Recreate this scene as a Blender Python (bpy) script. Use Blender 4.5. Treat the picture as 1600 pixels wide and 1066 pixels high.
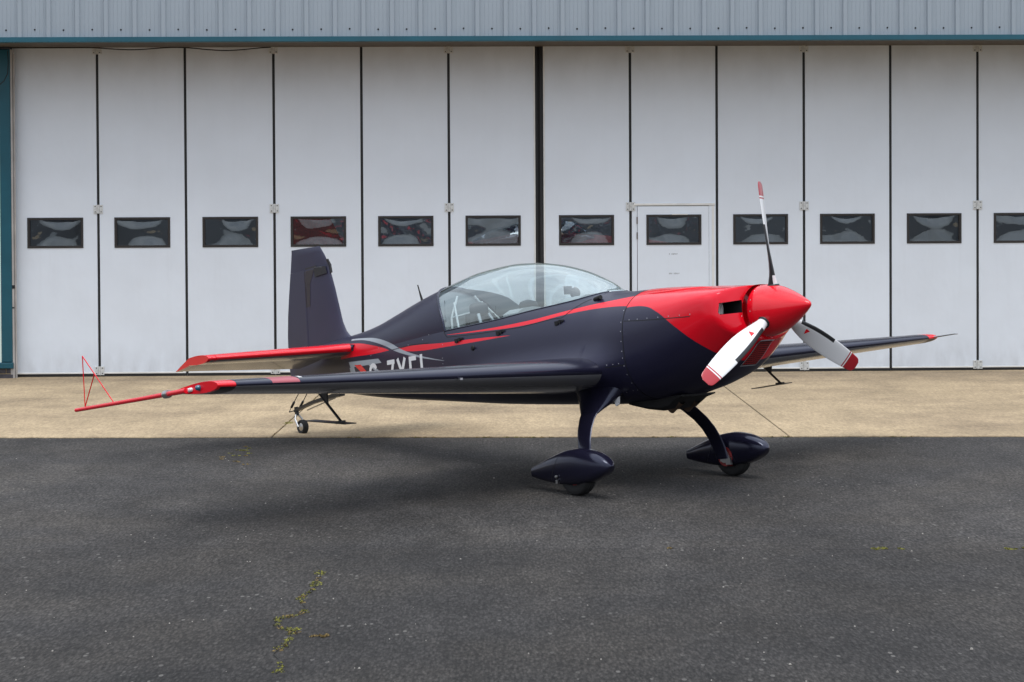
import bpy, bmesh, math, random
import numpy as np
from mathutils import Vector, Matrix
from mathutils.bvhtree import BVHTree
R = math.radians
random.seed(7)
for o in list(bpy.data.objects):
    bpy.data.objects.remove(o)
scene = bpy.context.scene
COL = scene.collection

# ------------------------------------------------------------------ camera
CAM_H = 2.157
cam_d = bpy.data.cameras.new('camera')
cam = bpy.data.objects.new('camera', cam_d)
COL.objects.link(cam)
cam.location = (0, 0, CAM_H)
PITCH, ROLL = R(-1.0), R(0.3)
cam.matrix_world = Matrix.Translation((0, 0, CAM_H)) @ Matrix.Rotation(PITCH, 4, 'X') @ Matrix.Rotation(R(90), 4, 'X') @ Matrix.Rotation(-ROLL, 4, 'Z')
cam_d.sensor_width = 36.0
cam_d.lens = 36.0 * 3019.09 / 1600.0
cam_d.shift_y = -(533.0 - 402.99) / 1600.0
cam_d.clip_start = 0.1
cam_d.clip_end = 3000
scene.camera = cam

# ------------------------------------------------------------------ world, sun, exposure
SUN_EL, SUN_AZ = R(70), R(155)          # azimuth clockwise from +Y
w = bpy.data.worlds.new('World')
scene.world = w
w.use_nodes = True
nt = w.node_tree
nt.nodes.clear()
out = nt.nodes.new('ShaderNodeOutputWorld')
bg = nt.nodes.new('ShaderNodeBackground')
sky = nt.nodes.new('ShaderNodeTexSky')
sky.sky_type = 'NISHITA'
sky.sun_disc = False
sky.sun_elevation = SUN_EL
sky.sun_rotation = SUN_AZ
sky.air_density = 1.0
sky.dust_density = 2.0
tc = nt.nodes.new('ShaderNodeTexCoord')
mp = nt.nodes.new('ShaderNodeMapping')
mp.inputs['Scale'].default_value = (1, 1, 2.6)
no = nt.nodes.new('ShaderNodeTexNoise')
no.inputs['Scale'].default_value = 2.2
no.inputs['Detail'].default_value = 7
no.inputs['Roughness'].default_value = 0.6
cr = nt.nodes.new('ShaderNodeValToRGB')
cr.color_ramp.elements[0].position = 0.33
cr.color_ramp.elements[0].color = (4.6, 5.1, 5.9, 1)
cr.color_ramp.elements[1].position = 0.66
cr.color_ramp.elements[1].color = (8.6, 9.0, 9.7, 1)
mx = nt.nodes.new('ShaderNodeMix')
mx.data_type = 'RGBA'
mx.inputs['Factor'].default_value = 0.86
nt.links.new(tc.outputs['Generated'], mp.inputs['Vector'])
nt.links.new(mp.outputs['Vector'], no.inputs['Vector'])
nt.links.new(no.outputs['Fac'], cr.inputs['Fac'])
nt.links.new(sky.outputs['Color'], mx.inputs['A'])
nt.links.new(cr.outputs['Color'], mx.inputs['B'])
# an overcast dome is brighter overhead than at the horizon
sx = nt.nodes.new('ShaderNodeSeparateXYZ'); nt.links.new(tc.outputs['Generated'], sx.inputs['Vector'])
gr = nt.nodes.new('ShaderNodeMapRange'); gr.inputs['From Min'].default_value = 0.0; gr.inputs['From Max'].default_value = 1.0
gr.inputs['To Min'].default_value = 0.70; gr.inputs['To Max'].default_value = 2.0
nt.links.new(sx.outputs['Z'], gr.inputs['Value'])
ms = nt.nodes.new('ShaderNodeVectorMath'); ms.operation = 'SCALE'
nt.links.new(mx.outputs['Result'], ms.inputs[0]); nt.links.new(gr.outputs['Result'], ms.inputs['Scale'])
nt.links.new(ms.outputs['Vector'], bg.inputs['Color'])
bg.inputs['Strength'].default_value = 0.11
nt.links.new(bg.outputs['Background'], out.inputs['Surface'])

sun_d = bpy.data.lights.new('sun', 'SUN')
sun_d.energy = 1.4
sun_d.angle = R(30)
sun_d.color = (1.0, 0.985, 0.955)
sun = bpy.data.objects.new('sun', sun_d)
COL.objects.link(sun)
sdir = Vector((math.sin(SUN_AZ) * math.cos(SUN_EL), math.cos(SUN_AZ) * math.cos(SUN_EL), math.sin(SUN_EL)))
sun.rotation_euler = sdir.to_track_quat('Z', 'Y').to_euler()
sun.location = sdir * 40
scene.view_settings.view_transform = 'Standard'
scene.view_settings.look = 'None'
scene.view_settings.gamma = 1
scene.view_settings.use_curve_mapping = False
scene.view_settings.exposure = 0.22

# ------------------------------------------------------------------ helpers
def tag(o, label=None, cat=None, group=None, kind=None):
    if label: o['label'] = label
    if cat: o['category'] = cat
    if group: o['group'] = group
    if kind: o['kind'] = kind
    return o

def empty(name, M):
    o = bpy.data.objects.new(name, None)
    COL.objects.link(o)
    o.matrix_world = M
    o.empty_display_size = 0.2
    return o

def link_mesh(name, me, parent=None, loc=None):
    o = bpy.data.objects.new(name, me)
    COL.objects.link(o)
    if parent is not None: o.parent = parent
    if loc is not None: o.location = loc
    return o

def smooth_by_angle(me, ang=40):
    me.polygons.foreach_set('use_smooth', [True] * len(me.polygons))
    me.set_sharp_from_angle(angle=R(ang))

def mk(name, verts, faces, mats, parent=None, loc=None, smooth=None, midx=None, recalc=True):
    me = bpy.data.meshes.new(name)
    me.from_pydata([tuple(v) for v in verts], [], faces)
    if not isinstance(mats, (list, tuple)): mats = [mats]
    for m in mats: me.materials.append(m)
    if midx is not None:
        me.polygons.foreach_set('material_index', midx)
    if recalc:
        bm = bmesh.new(); bm.from_mesh(me)
        bmesh.ops.recalc_face_normals(bm, faces=bm.faces)
        bm.to_mesh(me); bm.free()
    if smooth: smooth_by_angle(me, smooth)
    me.update()
    return link_mesh(name, me, parent, loc)

class MB:
    """collects simple solids into one mesh"""
    def __init__(s): s.v = []; s.f = []; s.m = []
    def add(s, vs, fs, m=0):
        n = len(s.v); s.v += [tuple(v) for v in vs]
        s.f += [tuple(i + n for i in f) for f in fs]; s.m += [m] * len(fs)
        return s
    def box(s, x0, x1, y0, y1, z0, z1, m=0):
        vs = [(x, y, z) for x in (x0, x1) for y in (y0, y1) for z in (z0, z1)]
        fs = [(0, 1, 3, 2), (4, 6, 7, 5), (0, 4, 5, 1), (2, 3, 7, 6), (0, 2, 6, 4), (1, 5, 7, 3)]
        return s.add(vs, fs, m)
    def bbox(s, x0, x1, y0, y1, z0, z1, b, m=0):
        """box with bevelled edges on the front (-y) face"""
        vs = [(x0, y1, z0), (x1, y1, z0), (x1, y1, z1), (x0, y1, z1),
              (x0, y0 + b, z0), (x1, y0 + b, z0), (x1, y0 + b, z1), (x0, y0 + b, z1),
              (x0 + b, y0, z0 + b), (x1 - b, y0, z0 + b), (x1 - b, y0, z1 - b), (x0 + b, y0, z1 - b)]
        fs = [(3, 2, 1, 0), (8, 9, 10, 11)]
        for i in range(4):
            j = (i + 1) % 4
            fs += [(i, j, 4 + j, 4 + i), (4 + i, 4 + j, 8 + j, 8 + i)]
        return s.add(vs, fs, m)
    def tube(s, pts, rad, n=10, m=0, flat=None, cap=True):
        pts = [Vector(p) for p in pts]
        if not hasattr(rad, '__len__'): rad = [rad] * len(pts)
        rings = []
        up = Vector((0.13, 0.21, 0.97))
        for i, p in enumerate(pts):
            a = pts[max(i - 1, 0)]; b = pts[min(i + 1, len(pts) - 1)]
            t = (b - a).normalized()
            e1 = t.cross(up)
            if e1.length < 1e-3: e1 = t.cross(Vector((1, 0, 0)))
            e1.normalize(); e2 = t.cross(e1).normalized()
            rings.append([p + e1 * (math.cos(2 * math.pi * k / n) * rad[i]) + e2 * (math.sin(2 * math.pi * k / n) * rad[i]) for k in range(n)])
        return s.rings(rings, m, cap)
    def rings(s, rings, m=0, cap=True, closed=True):
        n = len(rings[0]); vs = [v for r in rings for v in r]; fs = []
        for i in range(len(rings) - 1):
            for k in range(n if closed else n - 1):
                a = i * n + k; b = i * n + (k + 1) % n
                fs.append((a, b, b + n, a + n))
        if cap:
            fs.append(tuple(range(n))[::-1]); fs.append(tuple(range((len(rings) - 1) * n, len(rings) * n)))
        return s.add(vs, fs, m)
    def lathe(s, prof, axis='x', c=(0, 0, 0), n=32, m=0):
        rings = []
        for (a, r) in prof:
            ring = []
            for k in range(n):
                q = 2 * math.pi * k / n
                u, v_ = math.cos(q) * r, math.sin(q) * r
                p = {'x': (a, u, v_), 'y': (u, a, v_), 'z': (u, v_, a)}[axis]
                ring.append((p[0] + c[0], p[1] + c[1], p[2] + c[2]))
            rings.append(ring)
        return s.rings(rings, m, True)
    def build(s, name, mats, parent=None, loc=None, smooth=None):
        return mk(name, s.v, s.f, mats, parent, loc, smooth, s.m)

def interp(tab):
    """monotone cubic through a table of (x, value), x in any order"""
    tab = sorted(tab); X = np.array([t[0] for t in tab], float); Y = np.array([t[1] for t in tab], float)
    h = np.diff(X); d = np.diff(Y) / h
    mm = np.zeros(len(X)); mm[0] = d[0]; mm[-1] = d[-1]
    for i in range(1, len(X) - 1):
        if d[i - 1] * d[i] > 0:
            w1 = 2 * h[i] + h[i - 1]; w2 = h[i] + 2 * h[i - 1]
            mm[i] = (w1 + w2) / (w1 / d[i - 1] + w2 / d[i])
    def f(x):
        x = min(max(x, X[0]), X[-1]); i = int(min(max(np.searchsorted(X, x) - 1, 0), len(X) - 2))
        t = (x - X[i]) / h[i]
        return float((2 * t**3 - 3 * t**2 + 1) * Y[i] + (t**3 - 2 * t**2 + t) * h[i] * mm[i] + (-2 * t**3 + 3 * t**2) * Y[i + 1] + (t**3 - t**2) * h[i] * mm[i + 1])
    return f

# ------------------------------------------------------------------ materials
def mat(name, col, rough=0.5, metal=0.0, spec=0.5, coat=0.0, coat_r=0.05, bump=None, var=None, tint=None):
    m = bpy.data.materials.new(name); m.use_nodes = True
    nt = m.node_tree; b = nt.nodes['Principled BSDF']
    b.inputs['Base Color'].default_value = (*col, 1)
    b.inputs['Roughness'].default_value = rough
    b.inputs['Metallic'].default_value = metal
    b.inputs['Specular IOR Level'].default_value = spec
    b.inputs['Coat Weight'].default_value = coat
    if tint: b.inputs['Specular Tint'].default_value = (*tint, 1)
    b.inputs['Coat Roughness'].default_value = coat_r
    if bump or var:
        t = nt.nodes.new('ShaderNodeTexCoord')
    if var:                      # (scale, amount)
        n = nt.nodes.new('ShaderNodeTexNoise'); n.inputs['Scale'].default_value = var[0]; n.inputs['Detail'].default_value = 6
        nt.links.new(t.outputs['Object'], n.inputs['Vector'])
        mr = nt.nodes.new('ShaderNodeMapRange')
        mr.inputs['From Min'].default_value = 0.3; mr.inputs['From Max'].default_value = 0.7
        mr.inputs['To Min'].default_value = 1 - var[1]; mr.inputs['To Max'].default_value = 1 + var[1]
        nt.links.new(n.outputs['Fac'], mr.inputs['Value'])
        mu = nt.nodes.new('ShaderNodeVectorMath'); mu.operation = 'SCALE'
        mu.inputs[0].default_value = col
        nt.links.new(mr.outputs['Result'], mu.inputs['Scale'])
        nt.links.new(mu.outputs['Vector'], b.inputs['Base Color'])
        mr2 = nt.nodes.new('ShaderNodeMapRange')
        mr2.inputs['To Min'].default_value = max(rough - 0.08, 0); mr2.inputs['To Max'].default_value = rough + 0.08
        nt.links.new(n.outputs['Fac'], mr2.inputs['Value'])
        nt.links.new(mr2.outputs['Result'], b.inputs['Roughness'])
    if bump:                     # (scale, strength, distance)
        n2 = nt.nodes.new('ShaderNodeTexNoise'); n2.inputs['Scale'].default_value = bump[0]; n2.inputs['Detail'].default_value = 4
        nt.links.new(t.outputs['Object'], n2.inputs['Vector'])
        bp = nt.nodes.new('ShaderNodeBump'); bp.inputs['Strength'].default_value = bump[1]; bp.inputs['Distance'].default_value = bump[2]
        nt.links.new(n2.outputs['Fac'], bp.inputs['Height'])
        nt.links.new(bp.outputs['Normal'], b.inputs['Normal'])
    return m

NAVY = (0.0145, 0.0135, 0.034)
RED = (0.80, 0.004, 0.016)
GREY = (0.36, 0.39, 0.42)
M = {}
M['navy'] = mat('navy_paint', (0.0095, 0.009, 0.0205), 0.19, spec=0.6, coat=0.0, var=(3, 0.10), tint=(.74, .79, 1.0))
M['fin_navy'] = mat('fin_satin_navy', (0.024, 0.025, 0.058), 0.40, spec=0.5, var=(3, .08))
M['red'] = mat('red_paint', RED, 0.13, spec=0.5, coat=0.2, coat_r=0.03)
M['pink'] = mat('faded_red_film', (0.36, 0.075, 0.095), 0.35)
M['under'] = mat('underside_grey_paint', (0.18, 0.18, 0.19), 0.2, coat=0.3, coat_r=0.08)
M['white'] = mat('white_paint', (0.82, 0.82, 0.82), 0.25, coat=0.4)
M['stripe_grey'] = mat('grey_film', GREY, 0.35)
M['black'] = mat('black_satin', (0.012, 0.012, 0.014), 0.4)
M['matt_black'] = mat('matt_black', (0.008, 0.008, 0.009), 0.75)
M['rubber'] = mat('rubber', (0.012, 0.012, 0.0125), 0.8, bump=(60, 0.3, 0.004))
M['steel'] = mat('steel', (0.5, 0.5, 0.5), 0.3, metal=1.0)
M['screw'] = mat('screw_metal', (0.42, 0.42, 0.44), 0.35, metal=0.8)
M['exhaust'] = mat('burnt_exhaust', (0.10, 0.065, 0.045), 0.6, metal=0.5, var=(20, 0.4))
M['rimred'] = mat('red_rim', (0.26, 0.015, 0.015), 0.5, var=(40, .4))
M['teal_lens'] = mat('green_lens', (0.01, 0.10, 0.16), 0.08, coat=1.0)
M['patch'] = mat('dark_film', (0.026, 0.023, 0.028), 0.5)
M['seam'] = mat('panel_gap', (0.006, 0.006, 0.008), 0.7)
M['interior'] = mat('cockpit_grey', (0.17, 0.19, 0.20), 0.7)
M['tube_white'] = mat('white_tube_frame', (0.5, 0.52, 0.52), 0.35)
M['headrest'] = mat('black_leather', (0.03, 0.03, 0.032), 0.55)
M['coaming'] = mat('pale_coaming', (0.35, 0.37, 0.38), 0.6)
M['fin_core'] = mat('cylinder_metal', (0.55, 0.54, 0.52), 0.45, metal=0.2)

def paint_material(name, base_col, layers, base_rough=0.32):
    """paint with coloured bands; each band lies between two height curves along the body (object x, z).
       layers: (colour, roughness, upper_table or None, lower_table)"""
    m = bpy.data.materials.new(name); m.use_nodes = True
    nt = m.node_tree; b = nt.nodes['Principled BSDF']; L = nt.links
    b.inputs['Specular IOR Level'].default_value = 0.5
    b.inputs['Specular Tint'].default_value = (.84, .86, 1.0, 1)
    tcn = nt.nodes.new('ShaderNodeTexCoord'); sp = nt.nodes.new('ShaderNodeSeparateXYZ')
    L.new(tcn.outputs['Object'], sp.inputs['Vector'])
    X0, X1 = -7.0, 0.5
    xn = nt.nodes.new('ShaderNodeMapRange'); xn.inputs['From Min'].default_value = X0; xn.inputs['From Max'].default_value = X1
    L.new(sp.outputs['X'], xn.inputs['Value'])
    def curve(tab):
        n = nt.nodes.new('ShaderNodeFloatCurve'); c = n.mapping.curves[0]
        pts = sorted(((x - X0) / (X1 - X0), (z + 1) / 2) for x, z in tab)
        c.points[0].location = pts[0]; c.points[1].location = pts[-1]
        for p in pts[1:-1]: c.points.new(*p)
        n.mapping.use_clip = False
        n.mapping.update()
        L.new(xn.outputs['Result'], n.inputs['Value'])
        mm = nt.nodes.new('ShaderNodeMath'); mm.operation = 'MULTIPLY_ADD'
        mm.inputs[1].default_value = 2; mm.inputs[2].default_value = -1
        L.new(n.outputs['Value'], mm.inputs[0])
        return mm.outputs['Value'], min(t[0] for t in tab), max(t[0] for t in tab)
    def cmp(op, a, bb):
        n = nt.nodes.new('ShaderNodeMath'); n.operation = op
        for i, q in enumerate((a, bb)):
            if isinstance(q, (int, float)): n.inputs[i].default_value = q
            else: L.new(q, n.inputs[i])
        return n.outputs['Value']
    ns = nt.nodes.new('ShaderNodeTexNoise'); ns.inputs['Scale'].default_value = 2.5; ns.inputs['Detail'].default_value = 5
    L.new(tcn.outputs['Object'], ns.inputs['Vector'])
    col = nt.nodes.new('ShaderNodeMix'); col.data_type = 'RGBA'
    col.inputs['A'].default_value = (*[c * 0.88 for c in base_col], 1); col.inputs['B'].default_value = (*[c * 1.12 for c in base_col], 1)
    L.new(ns.outputs['Fac'], col.inputs['Factor'])
    cur = col.outputs['Result']
    rg = None; rv = base_rough
    for (c, r, up, lo) in layers:
        lov, a, bx_ = curve(lo)
        mk_ = cmp('GREATER_THAN', sp.outputs['Z'], lov)
        if up is not None:
            upv, _, _ = curve(up)
            mk_ = cmp('MULTIPLY', mk_, cmp('LESS_THAN', sp.outputs['Z'], upv))
        mk_ = cmp('MULTIPLY', mk_, cmp('GREATER_THAN', sp.outputs['X'], a))
        mk_ = cmp('MULTIPLY', mk_, cmp('LESS_THAN', sp.outputs['X'], bx_))
        n = nt.nodes.new('ShaderNodeMix'); n.data_type = 'RGBA'
        L.new(mk_, n.inputs['Factor']); L.new(cur, n.inputs['A']); n.inputs['B'].default_value = (*c, 1)
        cur = n.outputs['Result']
        n2 = nt.nodes.new('ShaderNodeMix'); n2.data_type = 'FLOAT'
        L.new(mk_, n2.inputs['Factor'])
        if rg is None: n2.inputs['A'].default_value = rv
        else: L.new(rg, n2.inputs['A'])
        n2.inputs['B'].default_value = r
        rg = n2.outputs['Result']
    L.new(cur, b.inputs['Base Color'])
    if rg is not None: L.new(rg, b.inputs['Roughness'])
    else: b.inputs['Roughness'].default_value = rv
    b.inputs['Coat Weight'].default_value = 0.0
    if rg is not None:
        cw = nt.nodes.new('ShaderNodeMath'); cw.operation = 'MULTIPLY'; cw.inputs[1].default_value = 0.5
        L.new(rg, cw.inputs[0]); L.new(cw.outputs['Value'], b.inputs['Coat Roughness'])
    return m

M['body'] = paint_material('fuselage_paint', NAVY, [
    (RED, 0.3, [(-3.66, .205), (-2.569, .203), (-1.953, .237), (-1.559, .255), (-1.1, .262)],
               [(-3.66, .203), (-3.215, .184), (-2.562, .17), (-1.947, .204), (-1.463, .201), (-1.1, .165)]),
    (RED, 0.3, [(-5.6, .30), (-5.245, .282), (-5.036, .25), (-4.782, .198), (-4.649, .16)],
               [(-5.6, .16), (-5.34, .16), (-4.925, .153), (-4.649, .16)]),
    (RED, 0.3, [(-4.6, .168), (-4.179, .162), (-3.707, .137), (-3.256, .127), (-2.721, .102)],
               [(-4.6, .165), (-4.3, .118), (-4.041, .1), (-3.714, .097), (-3.261, .097), (-2.721, .102)]),
    (GREY, 0.35, [(-5.45, .342), (-5.142, .324), (-4.923, .301), (-4.675, .243), (-4.436, .152), (-4.202, .083), (-3.706, -.024)],
                 [(-5.45, .326), (-5.2, .31), (-4.99, .276), (-4.744, .214), (-4.505, .132), (-4.206, .06), (-3.706, -.026)]),
])
M['cowl'] = paint_material('cowling_paint', NAVY, [
    (RED, 0.12, None, [(-1.3, .165), (-1.184, .17), (-.999, .154), (-.825, .093), (-.661, -.017), (-.41, -.225), (-.31, -.345), (-.22, -.43), (-.106, -.47), (0.1, -.48)]),
])

def blade_material():
    m = bpy.data.materials.new('blade_paint'); m.use_nodes = True
    nt = m.node_tree; b = nt.nodes['Principled BSDF']; L = nt.links
    t = nt.nodes.new('ShaderNodeTexCoord'); sp = nt.nodes.new('ShaderNodeSeparateXYZ'); L.new(t.outputs['Object'], sp.inputs['Vector'])
    r = nt.nodes.new('ShaderNodeValToRGB'); r.color_ramp.interpolation = 'CONSTANT'
    e = r.color_ramp.elements
    W = (.8, .8, .8, 1); D = (.42, .012, .022, 1)
    e[0].position = 0; e[0].color = W
    e[1].position = 0.862; e[1].color = D
    for p, c in ((0.874, W), (0.886, D)):
        q = e.new(p); q.color = c
    L.new(sp.outputs['Z'], r.inputs['Fac']); L.new(r.outputs['Color'], b.inputs['Base Color'])
    b.inputs['Roughness'].default_value = 0.3; b.inputs['Coat Weight'].default_value = 0.4
    return m
M['blade'] = blade_material()

def glass_material(name, tint, ior=1.45, fac_add=0.0, rough=0.0, bump=None):
    m = bpy.data.materials.new(name); m.use_nodes = True
    nt = m.node_tree; nt.nodes.clear(); L = nt.links
    o = nt.nodes.new('ShaderNodeOutputMaterial'); mxs = nt.nodes.new('ShaderNodeMixShader')
    tr = nt.nodes.new('ShaderNodeBsdfTransparent'); tr.inputs['Color'].default_value = (*tint, 1)
    gl = nt.nodes.new('ShaderNodeBsdfGlossy'); gl.inputs['Roughness'].default_value = rough; gl.inputs['Color'].default_value = (.93, 1, 1, 1)
    fr = nt.nodes.new('ShaderNodeFresnel'); fr.inputs['IOR'].default_value = ior
    ad = nt.nodes.new('ShaderNodeMath'); ad.operation = 'ADD'; ad.use_clamp = True; ad.inputs[1].default_value = fac_add
    gm = nt.nodes.new('ShaderNodeNewGeometry'); im = nt.nodes.new('ShaderNodeMix'); im.data_type = 'FLOAT'
    im.inputs['A'].default_value = ior; im.inputs['B'].default_value = 1 / ior
    L.new(gm.outputs['Backfacing'], im.inputs['Factor']); L.new(im.outputs['Result'], fr.inputs['IOR'])
    L.new(fr.outputs['Fac'], ad.inputs[0]); L.new(ad.outputs['Value'], mxs.inputs['Fac'])
    L.new(tr.outputs['BSDF'], mxs.inputs[1]); L.new(gl.outputs['BSDF'], mxs.inputs[2])
    L.new(mxs.outputs['Shader'], o.inputs['Surface'])
    if bump:
        t = nt.nodes.new('ShaderNodeTexCoord')
        n = nt.nodes.new('ShaderNodeTexNoise'); n.inputs['Scale'].default_value = bump[0]; n.inputs['Detail'].default_value = 1.5
        L.new(t.outputs['Object'], n.inputs['Vector'])
        bp = nt.nodes.new('ShaderNodeBump'); bp.inputs['Strength'].default_value = bump[1]; bp.inputs['Distance'].default_value = bump[2]
        L.new(n.outputs['Fac'], bp.inputs['Height']); L.new(bp.outputs['Normal'], gl.inputs['Normal']); L.new(bp.outputs['Normal'], fr.inputs['Normal'])
    return m
M['canopy'] = glass_material('canopy_acrylic', (0.88, 0.965, 0.97), 1.5, 0.19)
M['pane'] = glass_material('window_acrylic', (0.6, 0.67, 0.75), 1.5, 0.065, 0.02, (7, 0.35, 0.02))

def door_material():
    m = bpy.data.materials.new('white_door_sheet'); m.use_nodes = True
    nt = m.node_tree; b = nt.nodes['Principled BSDF']; L = nt.links
    t = nt.nodes.new('ShaderNodeTexCoord')
    oi = nt.nodes.new('ShaderNodeObjectInfo')
    off = nt.nodes.new('ShaderNodeVectorMath'); off.operation = 'ADD'
    L.new(t.outputs['Object'], off.inputs[0])
    rs = nt.nodes.new('ShaderNodeVectorMath'); rs.operation = 'SCALE'; rs.inputs[0].default_value = (37, 11, 53)
    L.new(oi.outputs['Random'], rs.inputs['Scale']); L.new(rs.outputs['Vector'], off.inputs[1])
    def noise(scale, detail, sc=(1, 1, 1), rough=.55):
        mp = nt.nodes.new('ShaderNodeMapping'); mp.inputs['Scale'].default_value = sc
        L.new(off.outputs['Vector'], mp.inputs['Vector'])
        n = nt.nodes.new('ShaderNodeTexNoise'); n.inputs['Scale'].default_value = scale; n.inputs['Detail'].default_value = detail; n.inputs['Roughness'].default_value = rough
        L.new(mp.outputs['Vector'], n.inputs['Vector']); return n.outputs['Fac']
    def rng(v, a, b_, c, d):
        n = nt.nodes.new('ShaderNodeMapRange'); n.inputs['From Min'].default_value = a; n.inputs['From Max'].default_value = b_
        n.inputs['To Min'].default_value = c; n.inputs['To Max'].default_value = d
        L.new(v, n.inputs['Value']); return n.outputs['Result']
    stre = rng(noise(2.0, 4, (5, 1, .25)), .50, .80, 0, .02)      # rain streaks
    blot = rng(noise(1.3, 5), .35, .75, 0, .07)
    spk = rng(noise(45, 2), .70, .80, 0, .25)
    sp = nt.nodes.new('ShaderNodeSeparateXYZ'); L.new(t.outputs['Object'], sp.inputs['Vector'])
    tops = rng(sp.outputs['Z'], 3.9, 4.7, 0, 1)                   # mildew specks and grime under the canopy edge, deepening the overhang's shade in colour
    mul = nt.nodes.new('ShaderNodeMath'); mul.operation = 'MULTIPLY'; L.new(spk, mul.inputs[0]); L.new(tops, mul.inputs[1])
    grime_shade = rng(noise(2.2, 5, (1, 1, .6)), .3, .7, 0.05, .26)
    mul2 = nt.nodes.new('ShaderNodeMath'); mul2.operation = 'MULTIPLY'; L.new(grime_shade, mul2.inputs[0]); L.new(tops, mul2.inputs[1])
    def add(a, c):
        n = nt.nodes.new('ShaderNodeMath'); n.operation = 'ADD'; L.new(a, n.inputs[0]); L.new(c, n.inputs[1]); return n.outputs['Value']
    low = rng(sp.outputs['Z'], .55, .08, 0, 1)
    lowg = nt.nodes.new('ShaderNodeMath'); lowg.operation = 'MULTIPLY'; L.new(low, lowg.inputs[0]); L.new(rng(noise(3.5, 6, (2, 1, .8)), .35, .7, 0, .22), lowg.inputs[1])
    ax = nt.nodes.new('ShaderNodeMath'); ax.operation = 'ABSOLUTE'; L.new(sp.outputs['X'], ax.inputs[0])
    wstr = nt.nodes.new('ShaderNodeMath'); wstr.operation = 'MULTIPLY'                       # runs below the window corners
    L.new(rng(noise(5, 5, (2, 1, .10)), .55, .80, 0, .06), wstr.inputs[0]); L.new(rng(sp.outputs['Z'], .7, 1.85, 0, 1), wstr.inputs[1])
    wlim = nt.nodes.new('ShaderNodeMath'); wlim.operation = 'LESS_THAN'; L.new(sp.outputs['Z'], wlim.inputs[0]); wlim.inputs[1].default_value = 1.85
    wst2 = nt.nodes.new('ShaderNodeMath'); wst2.operation = 'MULTIPLY'; L.new(wstr.outputs['Value'], wst2.inputs[0]); L.new(wlim.outputs['Value'], wst2.inputs[1])
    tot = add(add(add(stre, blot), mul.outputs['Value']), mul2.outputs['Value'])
    tot = add(add(tot, lowg.outputs['Value']), add(wst2.outputs['Value'], rng(oi.outputs['Random'], 0, 1, 0, .055)))
    mixc = nt.nodes.new('ShaderNodeMix'); mixc.data_type = 'RGBA'
    mixc.inputs['A'].default_value = (.745, .80, .87, 1); mixc.inputs['B'].default_value = (.22, .21, .20, 1)
    L.new(tot, mixc.inputs['Factor']); L.new(mixc.outputs['Result'], b.inputs['Base Color'])
    b.inputs['Roughness'].default_value = 0.42; b.inputs['Specular IOR Level'].default_value = 0.4
    bp = nt.nodes.new('ShaderNodeBump'); bp.inputs['Strength'].default_value = 0.6; bp.inputs['Distance'].default_value = 0.03
    L.new(noise(1.9, 3.0, (1, 1, .7)), bp.inputs['Height']); L.new(bp.outputs['Normal'], b.inputs['Normal'])
    return m
M['door'] = door_material()
M['door_trim'] = mat('white_trim', (.74, .74, .72), 0.45, var=(6, .08))
M['hinge'] = mat('galvanised_hinge', (.62, .63, .62), 0.45, metal=0.2, var=(40, .15))
M['seal'] = mat('black_rubber_seal', (.012, .012, .013), 0.6)
M['frame'] = mat('dark_window_rubber', (.022, .019, .018), 0.6, var=(20, .2))
M['teal'] = mat('teal_paint', (.003, .075, .110), 0.4, var=(3, .12))
M['clad'] = mat('grey_blue_cladding', (.315, .365, .41), 0.42, var=(1.2, .07))
M['track'] = mat('beige_track', (.085, .07, .055), 0.7, var=(4, .2))
M['mint'] = mat('pale_mint_sheet', (.62, .74, .68), 0.5)
M['brick'] = mat('dark_brick', (.055, .052, .06), 0.8, var=(14, .35), bump=(60, .4, .004))
M['mortar'] = mat('mortar', (.38, .30, .18), 0.9, bump=(80, .4, .004))
M['jamb'] = mat('jamb_grey', (.42, .40, .38), 0.6, var=(4, .15))
M['dark_room'] = mat('hangar_interior_wall', (.20, .22, .24), 0.8)
M['ink'] = mat('faded_ink', (.33, .34, .36), 0.7)

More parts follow.
